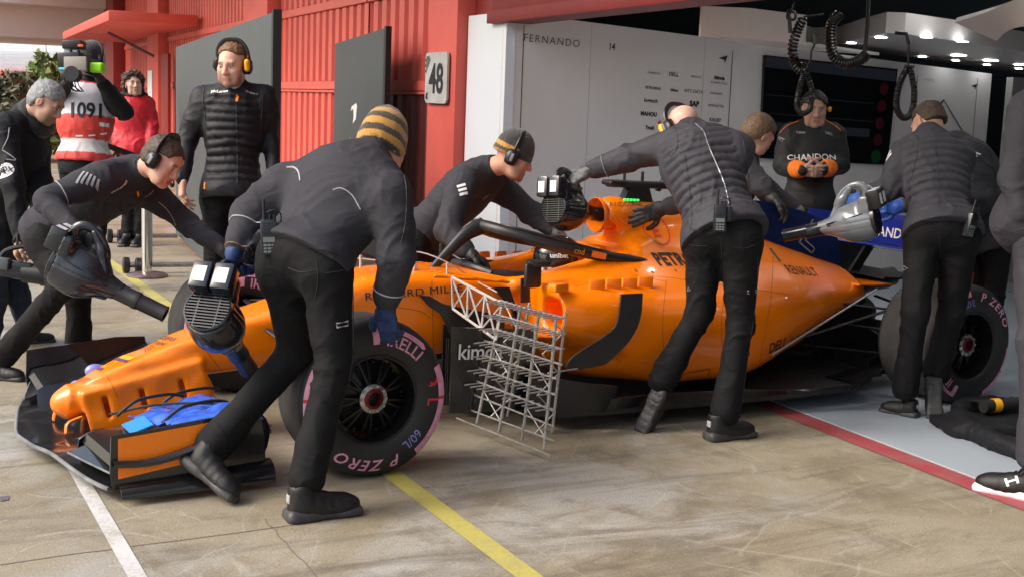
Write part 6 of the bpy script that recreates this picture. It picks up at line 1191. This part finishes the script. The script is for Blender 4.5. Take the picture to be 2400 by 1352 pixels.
# ---- grey-haired cameraman in a black coat, cut by the left edge
J = dict(pel=a_(-5, 545, 7.75), neck=a_(62, 268, 7.66), head=a_(110, 240, 7.55), shr=a_(8, 300, 7.45), shl=a_(85, 305, 7.9), elr=a_(32, 435, 7.35), wrr=a_(46, 560, 7.3), ell=a_(95, 440, 7.75), wrl=a_(92, 560, 7.5), hipr=a_(-8, 575, 7.65), hipl=a_(10, 575, 7.85), knr=a_(-10, 690, 7.7), anr=a_(-30, 800, 7.75), knl=a_(38, 690, 7.85), anl=a_(72, 775, 7.95))
P1, K1, B1, I1 = person('one', 'grey haired person in a black coat holding a video camera at the left edge', J, CR*.80-Z*.58-CF*.15, Z*.85+CR*.5, jacket='coat', trouser='jeans', tone=(.50, .29, .21), stubble=.5, brow=(.05, .035, .03), jname='coat', hem=.20, fat=1.2, folds=1.3,
    hands=((-Z*.6+CR*.5, -CR*.5+CF*.3, -1, .8), (-Z*.8-CR*.2, CR*.6+CF*.3, 1, .7)), shoes=((gnd(58, 805), gnd(128, 800), Z), (gnd(-60, 830), gnd(10, 832), Z)))
hair_on(P1, J['head'], I1['ax'], M['hairg'], .04, back=-.07, g=.009, amp=.003)
a = SDF(.01); a.cone(J['neck']-V(0, 0, .03), J['neck']+(J['head']-J['neck'])*.25, .105, .085); a.ell(J['neck']+CR*.06-Z*.06, (.10, .10, .09), k=.04); v_, f_ = a.mesh(smooth=1); mesh('scarf', wrinkle(v_, f_, .007, sc=12), f_, mat('black wool scarf', (.016, .016, .017), .95, bump=1., bscale=160, sheen=.3), P1)
badge(P1, B1, 14, 400, disc2d(.045, 28), M['whitem'], CR, Z); badge(P1, B1, 14, 400, text2d('FOX', .045, .03), M['ink'], CR, Z, L=.02, off=.012)
seam(P1, B1, [(22, 300), (18, 325), (6, 350)], M['greym'], .003); seam(P1, B1, [(5, 352), (25, 365), (36, 376), (14, 374)], M['greym'], .003)
# ---- television cameraman in a numbered bib
J = dict(pel=a_(196, 375, 10), neck=a_(205, 196, 10), head=a_(212, 140, 9.95), shr=a_(152, 225, 10), shl=a_(256, 222, 9.98), elr=a_(128, 245, 9.95), wrr=a_(160, 192, 9.7), ell=a_(292, 264, 9.95), wrl=a_(236, 190, 9.7), hipr=a_(168, 395, 10), hipl=a_(226, 395, 10))
for q in 'lr': J['kn'+q] = drop(J['hip'+q], .48); J['an'+q] = drop(J['hip'+q])
P2, K2, B2, I2 = person('two', 'television cameraman in a red and white bib numbered 1091 shouldering a camera', J, -CF*.95-CR*.2, Z, jacket='coat', tone=(.45, .27, .2), jname='jacket', fat=1.0, hem=.12, sleeve=.8, gloves=(('gblack', Z-CR*.5, -CR, 1, .6), ('gblack', Z+CR*.3, CR, -1, .6)),
    shoes=((J['anl']*V(1, 1, 0), J['anl']*V(1, 1, 0)-CF*V(1, 1, 0)*.29, Z), (J['anr']*V(1, 1, 0), J['anr']*V(1, 1, 0)-CF*V(1, 1, 0)*.29, Z)))
s = SDF(.010); sp_, A3 = I2['sp'], I2['A3']; L_ = np.linalg.norm(J['neck']-J['pel']); s.ell(J['pel']+sp_*.0, (.225, .19, .16), A3, k=.06); s.ell(J['pel']+sp_*L_*.5, (.222, .185, .25), A3, k=.08); s.ell(J['pel']+sp_*L_*.78, (.20, .17, .17), A3, k=.06); s.cone(J['neck'], J['head'], .085, .09, k=.02, sub=True)
v_, f_ = s.mesh(clip=lambda p: (J['pel']-sp_*.02-p)@sp_, smooth=1); v_ = wrinkle(v_, f_, .006, sc=8); hz = ((v_-J['pel'])@sp_)/L_
cs = np.where((hz > .98)[:, None], np.array([.62, .03, .03]), np.where((hz > .56)[:, None], np.array([.62, .62, .70]), np.where((hz > .25)[:, None], np.array([.60, .045, .035]), np.where((hz > .08)[:, None], np.array([.58, .57, .57]), np.array([.60, .05, .04])))))
BIB = mesh('bib', v_, f_, mat('bib cloth', (.5, .5, .5), .6, vcol=True, bump=.2, bscale=200), P2, cols=cs); bb = bvh_of(BIB)
badge(P2, bb, 202, 259, text2d('1091', .16, .028, 0, 1., .85), M['ink'], CR, Z, 'bib_number'); badge(P2, bb, 244, 293, rect2d(.07, .03), M['whitem'], CR, Z); badge(P2, bb, 215, 318, merge2d(*[shift2d(rect2d(.05, .012), k*.09-.09, 0) for k in range(3)]), M['whitem'], CR, Z)
beanie(P2, J['head'], I2['ax'], lambda z, th: np.tile(np.array([.015, .015, .017]), (len(z), 1)), tall=.012, z0=-.02, name='black_cap'); headset(P2, J['head'], I2['ax'])
a = SDF(.008); d = unit(J['ell']-J['shl']); 
# ---- woman in a red coat
J = dict(pel=a_(313, 338, 13), neck=a_(313, 228, 13), head=a_(313, 200, 12.95), shr=a_(283, 245, 13), shl=a_(345, 245, 13.05), elr=a_(274, 298, 13), wrr=a_(277, 345, 12.9), ell=a_(356, 298, 13), wrl=a_(354, 345, 12.9), hipr=a_(300, 350, 13), hipl=a_(330, 350, 13))
for q in 'lr': J['kn'+q] = drop(J['hip'+q], .45); J['an'+q] = drop(J['hip'+q])
P3, K3, B3, I3 = person('three', 'woman in a bright red coat with tousled dark hair standing by the far red wall', J, -CF*.8+CR*.45, Z, jacket='redcoat', jname='coat', tone=(.55, .34, .27), fat=1.1, hem=.2, gloves=(('gblack', -Z, CR, 1, .4), ('gblack', -Z, -CR, -1, .4)),
    shoes=((J['anl']*V(1, 1, 0), J['anl']*V(1, 1, 0)-CF*V(1, 1, 0)*.26, Z), (J['anr']*V(1, 1, 0), J['anr']*V(1, 1, 0)-CF*V(1, 1, 0)*.26, Z)))
hair_on(P3, J['head'], I3['ax'], mat('dark auburn hair', (.06, .025, .015), .6, var=.4, vscale=60), .05, back=-.14, g=.032, amp=.016, front=.06)
a = SDF(.01); a.ell(J['neck']+Z*.015, (.135, .12, .06)); v_, f_ = a.mesh(smooth=1); mesh('fur_collar', wrinkle(v_, f_, .014, sc=25), f_, M['fur'], P3)
# ---- driver
J = dict(pel=V(1.52, 0, .40), neck=V(1.55, 0, .615), head=V(1.47, 0, .735), shl=V(1.52, -.15, .58), shr=V(1.52, .15, .58), ell=V(1.3, -.17, .50), wrl=V(1.12, -.10, .56), elr=V(1.3, .17, .50), wrr=V(1.12, .10, .56), hipl=V(1.45, -.08, .40), hipr=V(1.45, .08, .40), anl=V(1.4, 0, .5), anr=V(1.4, 0, .5))
PD, KD, BD, ID = person('driver', 'racing driver in a black white and red helmet sitting in the cockpit', J, V(-1, 0, -.08), Z, jacket='suit', legs=False, base=V(1.5, 0, .46), hem=.02, gloves=(('gblack', V(-1, .2, .1), V(0, 1, 0), -1, .7), ('gblack', V(-1, -.2, .1), V(0, -1, 0), 1, .7)))
s = SDF(.0065); hc = J['head']+V(.012, 0, .01); s.ell(hc+V(.01, 0, .015), (.142, .118, .128)); s.ell(hc+V(-.055, 0, -.07), (.085, .092, .065), k=.05); v_, f_ = s.mesh(clip=lambda p: hc[2]-.125-p[..., 2], smooth=1); l = v_-hc
cs = np.tile(np.array([.012, .012, .014]), (len(v_), 1)); m_ = (l[:, 2] > .015)*(l[:, 2] < .075)*(l[:, 0] < .02); cs[m_ > 0] = (.012, .012, .014);  m_ = (l[:, 0] > .065)*(l[:, 2] < .10); cs[m_ > 0] = (.72, .03, .03); m_ = (l[:, 2] < -.02)*(l[:, 0] < .07); cs[m_ > 0] = (.62, .12, .10); m_ = (l[:, 2] < -.02)*(np.sin(l[:, 0]*190) > .1)*(l[:, 0] < .08); cs[m_ > 0] = (.62, .60, .62); m_ = (l[:, 2] < -.02)*(np.sin(l[:, 0]*190) < -.75); cs[m_ > 0] = (.03, .03, .04)
HM = mesh('helmet', v_, f_, mat('helmet paint', (.5, .5, .5), .2, coat=.6, vcol=True), PD, cols=cs)
a = SDF(.008); a.ell(hc+V(.125, 0, -.045), (.06, .135, .06)); v_, f_ = a.mesh(smooth=1); mesh('neck_restraint', v_, f_, mat('bright red collar', (.62, .02, .025), .4), PD)
decal('lettering', text2d('unibet', .036, .03), hc+V(-.045, -.14, .045), (1, 0, 0), (0, 0, 1), M['whitem'], PD, bvh=bvh_of(HM), dirn=V(0, 1, 0), L=.02)
# ================================================================ blowers, radios, cameras, cables, tool roll
def blower(label, tail, tip, up, body='plastg', big=1., bluey=True):
    tail, tip = np.asarray(tail, float), np.asarray(tip, float); f = unit(tip-tail); k = np.linalg.norm(tip-tail)/.62*big; ax = frame(f, up); o = empty('leaf_blower', tail, label, 'blower', 'cordless blowers held by the mechanics'); T = lambda x, y, z: tail+V(x, y, z)@ax*k; mb = M[body]
    s = SDF(.0065); s.cone(T(.045, 0, 0), T(.17, 0, 0), .098*k, .094*k, k=.03); s.cone(T(.17, 0, 0), T(.36, 0, .004), .094*k, .046*k, k=.06); s.ell(T(.10, 0, -.03), (.12*k, .085*k, .095*k), ax, k=.05); s.cone(T(.06, 0, .10), T(.20, 0, .075), .046*k, .035*k, k=.05)
    s.box(T(.03, 0, .115), (.045*k, .09*k, .05*k), ax, rd=.02*k, k=.03)
    def clipf(p): return (T(.016, 0, 0)-p)@f
    v, q = s.mesh(clip=clipf, smooth=1); n = normals(v, q); l = (v-tail)@ax.T/k; v = v-n*(np.exp(-((l[:, 2]-.012)/.004)**2)*.004+np.exp(-((l[:, 2]+.035)/.003)**2)*.003)[:, None]; bo = mesh('housing', v, q, mb, o)
    MB().lathe([(.045*k, .34*k), (.0445*k, .44*k), (.047*k, .445*k), (.047*k, .47*k), (.042*k, .475*k), (.041*k, .61*k), (.043*k, .615*k), (.043*k, .62*k), (.036*k, .62*k), (.034*k, .45*k)], tail, f, 32).build('nozzle', M['plast'] if body != 'silver' else M['plastg'], o)
    hp = spline([T(.055, 0, .12), T(.03, 0, .19), T(.07, 0, .235), T(.15, 0, .225), T(.225, 0, .16), T(.25, 0, .075)], 26); MB().tube(hp, [.021*k+.005*k*math.sin(i*.25) for i in range(26)], 10, flat=.85, up=ax[1]).build('handle', mb, o)
    s = SDF(.007); s.cone(T(.26, 0, .05), T(.20, 0, .155), .042*k, .026*k); s.cone(T(.20, 0, .155), T(.13, 0, .222), .026*k, .022*k); v, q = s.mesh(smooth=1); mesh('handle_support', v, q, mb, o)
    a = MB(); a.box(T(.115, 0, .20), ax, (.018*k, .010*k, .014*k), .004); a.build('trigger', M['redp'] if False else M['plast'], o)
    a = MB()
    for y in (-1, 1):
        for j in range(3): a.tube(spline([T(.06, y*(.088-.004*j), .055-.028*j), T(.15, y*(.100-.006*j), .045-.026*j), T(.24, y*(.080-.006*j), .036-.02*j), T(.31, y*(.060-.004*j), .028-.014*j)], 10), .0045*k, 5)
    a.build('housing_rib', M['plast'] if body != 'silver' else M['plastg'], o)
    a = MB()
    for y in (-1, 1): a.box(T(.20, y*.083, -.012), [unit(f-ax[1]*y*.25), ax[1], ax[2]], (.05*k, .006*k, .016*k), .004)
    a.build('side_plate', mat('orange reflection tint', (.16, .06, .02), .35, metal=.5) if body != 'silver' else M['plastg'], o)  # an orange reflection is put into the side plate colour
    # rear grille
    g = MB()
    for i in range(13):
        z = (-.082+.0135*i); w_ = math.sqrt(max(.094**2-z*z, 1e-5)); 
        if z > .07: continue
        g.box(T(.004, 0, z), ax, (.006*k, w_*k, .0028*k))
    for y in (-.045, .045): g.box(T(.006, y, -.004), ax, (.006*k, .003*k, .078*k))
    g.lathe([(.093*k, -.004*k), (.100*k, 0), (.100*k, .02*k), (.092*k, .02*k)], tail, f, 40); g.build('grille', M['plastg'], o)
    MB().lathe([(.092*k, .014*k), (0, .0145*k)], tail, f, 32).build('grille_recess', M['ink'], o)
    for y in (-1, 1):
        bt = MB().box(T(-.018, y*.047, .125), ax, (.042*k, .042*k, .060*k), .010*k).build('battery', M['plastg'] if body != 'silver' else M['plast'], o)
        MB().box(T(-.061, y*.047, .125), ax, (.0015*k, .024*k, .034*k)).build('battery_label', mat('pale sticker', (.72, .73, .78), .35), bt); MB().box(T(-.018, y*.047, .187), ax, (.026*k, .022*k, .0015*k)).build('battery_label', mat('pale sticker', (.72, .73, .78), .35), bt)
    if bluey:
        s = SDF(.007); s.cone(T(.12, 0, -.085), T(.30, 0, -.055), .024*k, .018*k); v, q = s.mesh(); mesh('belly_trim', v, q, mat('deep blue plastic', (.015, .035, .12), .35), o)
    return o
blower('dark blower pointing right in the hand of the crouching person near the front wing', a_(128, 612, 6.12), a_(388, 736, 6.15), Z+CR*.45)
blower('dark blower hanging from the blue glove of the person in the striped hat', a_(486, 722, 4.86), a_(566, 840, 5.28), Z*.85+CF*.45+CR*.1, big=1.22)
blower('dark blower pushed nozzle first into the air intake above the halo', a_(1296, 488, 6.62), V(1.80, 0, .985), Z-CR*.15, big=1.15)
blower('silver blower with its nozzle towards the blue fin, held in bright blue gloves', a_(2056, 512, 6.82), a_(1838, 553, 7.08), Z*.95-CR*.2, body='silver', big=1.0, bluey=False)
def radio(label, px, py, d, up, right, k=1.):
    o0 = at(px, py, d); up = unit(up); right = unit(right-up*(right@up)); n = np.cross(right, up); n = n if n@CF < 0 else -n; ax = np.array([right, n, up]); T = lambda x, y, z: o0+V(x, y, z)@ax*k
    o = empty('handheld_radio', o0, label, 'radio', 'radios clipped to belts'); MB().box(T(0, 0, 0), ax, (.030*k, .018*k, .065*k), .006*k).build('casing', M['plastg'], o)
    MB().tube([T(-.015, 0, .06), T(-.015, 0, .085), T(-.015, 0, .14)], [.007*k, .006*k, .005*k], 8).build('antenna', M['plast'], o)
    for x in (.006, .022): MB().tube([T(x, 0, .06), T(x, 0, .082)], .0065*k, 10).build('knob', M['plast'], o)
    a = MB()
    for i in range(6): a.box(T(0, .0185, .052-.008*i), ax, (.022*k, .001*k, .0018*k))
    a.build('speaker_slots', M['ink'], o); MB().box(T(0, .0185, -.008), ax, (.021*k, .0012*k, .009*k)).build('display', mat('grey display', (.16, .19, .19), .25), o)
    a = MB()
    for i in range(3):
        for j in range(3): a.box(T(-.014+.014*j, .019, -.028-.012*i), ax, (.0055*k, .001*k, .0035*k))
    a.build('keypad', M['silver'], o)
    MB().box(T(.045, -.004, .02), ax, (.012*k, .012*k, .035*k), .004).build('plug_block', M['plast'], o); MB().tube(spline([T(.045, 0, .05), T(.045, 0, .085), T(.02, .005, .10), T(-.005, .0, .09)], 10), .003*k, 6).build('cable', M['plast'], o); return o
def onperson(P, px, py):
    best = 1e9
    for c in P.children:
        if c.name.split('.')[0] in ('jacket', 'trousers'):
            d = ray(px, py); L = np.linalg.norm(d); h = bvh_of(c).ray_cast(Vector(CAM), Vector(d/L), 40)
            if h[0] is not None: best = min(best, h[3]/L)
    return best
radio('handheld radio clipped to the belt of the person in the striped hat', 630, 556, onperson(P6, 630, 556)-.02, Z*.99-CR*.04, CR+CF*.2, 1.03)
radio('handheld radio with a pale cable on the belt of the bald person', 1687, 512, onperson(P8, 1687, 512)-.02, Z, CR, .98)
radio('handheld radio tilted on the belt of the person with bright blue gloves', 2274, 528, onperson(P11, 2274, 528)-.02, Z*.97+CR*.2, CR*.8+CF*.6, .95)
# thigh pocket zips
def zips(P, pts, r=.0035):
    tr = [c for c in P.children if c.name.startswith('trousers')][0]; b = bvh_of(tr); out = []
    for x, y in pts:
        d = ray(x, y); d /= np.linalg.norm(d); h = b.ray_cast(Vector(CAM), Vector(d), 40)
        if h[0] is not None: out.append(np.array(h[0])+np.array(h[1])*.001)
    if len(out) > 2: MB().tube(out, r, 5, closed=True).build('pocket_zip', M['greym'], P)
zips(P6, [(788, 758), (815, 752), (838, 745), (838, 752), (815, 762), (790, 767)]); zips(P8, [(1604, 668), (1614, 673), (1618, 680), (1612, 683), (1603, 678)], .003); zips(P8, [(1752, 682), (1772, 680), (1772, 686), (1752, 688)], .003); zips(P11, [(2100, 625), (2118, 624), (2128, 629), (2118, 634), (2100, 634)], .003); zips(P13, [(2368, 725), (2400, 724), (2400, 733), (2368, 734)], .003)
def tseam(P, pts, r=.0022):
    tr = [c for c in P.children if c.name.startswith('trousers')][0]; seam(P, bvh_of(tr), pts, M['ink'], r, 'trouser_seam')
tseam(P6, [(676, 628), (705, 638), (735, 634)]); tseam(P6, [(762, 640), (790, 636), (820, 628)]); tseam(P6, [(742, 610), (745, 660), (738, 700)]); tseam(P6, [(826, 650), (832, 760), (820, 880), (782, 1050)]); tseam(P8, [(1612, 572), (1635, 577), (1658, 576)]); tseam(P8, [(1715, 580), (1745, 582), (1770, 574)]); tseam(P8, [(1690, 560), (1692, 600), (1688, 640)]); tseam(P11, [(2200, 545), (2205, 600)]); tseam(P8, [(1776, 600), (1772, 700), (1755, 820), (1738, 950)])
# ---- television camera on the shoulder, small camera, armband
tc = empty('television_camera', a_(175, 170, 9.5), 'shoulder television camera with a grey panel facing forward held by the cameraman in the bib', 'camera'); d0 = 9.5
X3 = np.array([unit(CR-CF*.1), unit(CF+CR*.1), Z])
MB().box(a_(183, 150, 9.55), X3, (.085, .17, .055), .012).build('camera_body', M['plast'], tc); MB().box(a_(177, 150, 9.36), X3, (.085, .012, .050), .004).build('front_panel', mat('warm grey plate', (.30, .28, .25), .4), tc)
MB().box(a_(174, 107, 9.5), X3, (.075, .05, .030), .008).build('viewfinder', M['plast'], tc); a = MB(); a.tube([a_(165, 118, 9.5), a_(172, 135, 9.5)], .012); a.tube([a_(186, 118, 9.5), a_(178, 135, 9.5)], .012); a.tube([a_(170, 125, 9.45), a_(195, 128, 9.5)], .010); a.build('bracket', M['plastg'], tc)
MB().box(a_(189, 108, 9.44), X3, (.02, .006, .010), .003).build('tally_light', mat('orange red plastic', (.7, .12, .04), .4), tc)
MB().lathe([(.0, 0), (.014, 0), (.014, .05), (.0, .05)], a_(140, 163, 9.4), CR, 14).build('cyan_knob', mat('cyan plastic', (.08, .5, .65), .4), tc)
a = MB()
for k in range(5): a.tube(spline([a_(160+k*7, 172, 9.42), a_(150+k*8, 185+4*(k % 3), 9.40), a_(162+k*6, 203+7*(k % 2), 9.45), a_(180+k*4, 215, 9.55)], 12), .0045, 6)
a.build('camera_cables', M['ink'], tc); MB().box(a_(165, 180, 9.45), X3, (.055, .06, .03), .01).build('lens_mount', M['plast'], tc); MB().lathe([(.0, 0), (.05, 0), (.055, .10), (.0, .10)], a_(178, 178, 9.45), -CF, 24).build('lens', M['plast'], tc)
a = SDF(.008); a.box(a_(228, 159, 9.52), (.048, .035, .036), X3, rd=.012); v_, f_ = a.mesh(smooth=1); mesh('armband', wrinkle(v_, f_, .003, sc=20), f_, M['lime'], P2)
hc = empty('video_camera', a_(45, 610, 7.2), 'black handheld video camera with top handle held low by the grey haired person', 'camera')
X4 = np.array([unit(CR-Z*.15), unit(CF), unit(Z+CR*.15)])
MB().box(a_(35, 632, 7.2), X4, (.11, .06, .05), .015).build('camera_body', M['plastg'], hc); MB().lathe([(0, 0), (.052, 0), (.055, .10), (.062, .105), (.062, .15), (0, .15)], a_(55, 640, 7.18), CR-Z*.1, 24).build('lens', M['plast'], hc)
a = MB(); a.tube(spline([a_(0, 605, 7.2), a_(15, 588, 7.2), a_(55, 578, 7.2), a_(85, 590, 7.2), a_(88, 612, 7.2)], 14), .014, 8); a.tube([a_(40, 582, 7.2), a_(42, 548, 7.2)], .008); a.build('handle', M['plast'], hc); MB().box(a_(5, 618, 7.12), X4, (.04, .02, .035), .008).build('screen_flap', mat('grey flap', (.10, .11, .12), .4), hc)
# ---- coiled air hoses hanging from the ceiling
hose = mat('black rubber hose', (.006, .006, .007), .4)
def coil(label, pts, r, turns, d, ends=(), wire=.0085):
    P = [at(x, y, d) for x, y in pts]; c = spline(P, 160); o = empty('coiled_hose', P[0], label, 'hose', 'coiled air hoses'); n = turns*12; c = spline(P, n); out = []
    for i in range(n):
        t = unit(c[min(i+1, n-1)]-c[max(i-1, 0)]); u = unit(np.cross(t, CF+V(.01, .02, .03))); w_ = np.cross(t, u); a = 2*PI*i/12; out.append(c[i]+(u*math.cos(a)+w_*math.sin(a))*r)
    MB().tube(out, wire, 5).build('coil', hose, o)
    for e in ends: a = MB(); a.tube([at(x, y, d) for x, y in e[0]], e[1], 8); a.build('hose_end', hose, o)
    return o
D0 = 7.7
coil('coiled hose dangling nearest the left with a knot at its top', [(1882, 45), (1868, 75), (1858, 110), (1862, 145), (1876, 165), (1885, 150)], .024, 20, D0, [([(1862, 8), (1853, 32)], .005), ([(1884, 40), (1930, 34)], .006), ([(1850, 40), (1852, 78)], .012)])
tag(MB().tube(spline([at(x, y, D0) for x, y in ((1845, 40), (1850, 25), (1864, 32), (1862, 46), (1846, 44), (1852, 30))], 26), .009, 6).build('hose_knot', hose, bpy.data.objects['coiled_hose']), None)
coil('U shaped coiled hose between the dangling ones', [(1968, 34), (1950, 55), (1946, 95), (1956, 135), (1985, 150), (2018, 140), (2030, 128)], .027, 34, D0, [([(2036, 2), (2033, 60), (2026, 130)], .012)])
coil('long narrow hose loop hanging before the face of the person with orange cuffs', [(1886, 165), (1873, 210), (1868, 250), (1880, 266), (1898, 256), (1903, 215), (1888, 165)], .012, 60, D0-.1, [([(1912, 100), (1902, 120), (1900, 140), (1888, 165)], .006), ([(1908, 82), (1913, 104)], .018)], wire=.006)
coil('thick hose loop hanging alone on the right below a black bracket', [(2128, 155), (2108, 200), (2101, 250), (2116, 276), (2136, 265), (2143, 215), (2132, 155)], .014, 60, D0, [([(2130, 98), (2129, 155)], .006), ([(2098, 78), (2124, 80), (2130, 105)], .012), ([(2124, 156), (2142, 156)], .010)], wire=.0075)
# ---- black padded tool roll on the floor at the right
bg = gnd(2330, 1050); TRL = empty('padded_cover', V(bg[0], bg[1], 0), 'black padded cover with a rolled black tube and yellow band on the pale garage floor', 'cover')
def G(x, y, z=0.): return gnd(x, y, z)
s = SDF(.012); pts = [G(2250, 985), G(2262, 1030), G(2330, 1062), G(2420, 1085)]
rim = spline([G(2420, 975), G(2330, 968), G(2262, 972), G(2246, 988), G(2262, 1020), G(2330, 1056), G(2420, 1085)], 30)
for p, q in zip(rim[:-1], rim[1:]): s.cone(p+Z*.045, q+Z*.045, .045, .045, k=.02)
s.box((G(2360, 1010)+G(2300, 1010))/2+Z*.03, (.30, .16, .035), [unit(G(2420, 1010)-G(2270, 1010)), unit(np.cross(Z, G(2420, 1010)-G(2270, 1010))), Z], rd=.03, k=.04)
v_, f_ = s.mesh(clip=lambda p: .004-p[..., 2], smooth=1); mesh('padding', wrinkle(v_, f_, .008, sc=10), f_, M['coat'], TRL)
t0, t1 = G(2300, 1000)+Z*.11, G(2440, 990)+Z*.12; MB().tube([t0, t1], .035, 20).build('rolled_tube', M['suit'], TRL); dd = unit(t1-t0); MB().tube([t0+dd*.055, t0+dd*.10], .0365, 20).build('yellow_band', M['yellow'], TRL)
a = MB()
for k in range(16): p = G(2262+11*k, 974)+Z*.088; a.tube([p, p+V(.0, -.10, .012)], .006, 5)
a.build('ribbed_edge', M['suit'], TRL); badg = mat('red print', (.75, .05, .02), .5)
MB().box(G(2278, 1040)+Z*.055, [CR, CF, Z], (.010, .004, .012), .003).build('red_tag', badg, TRL)
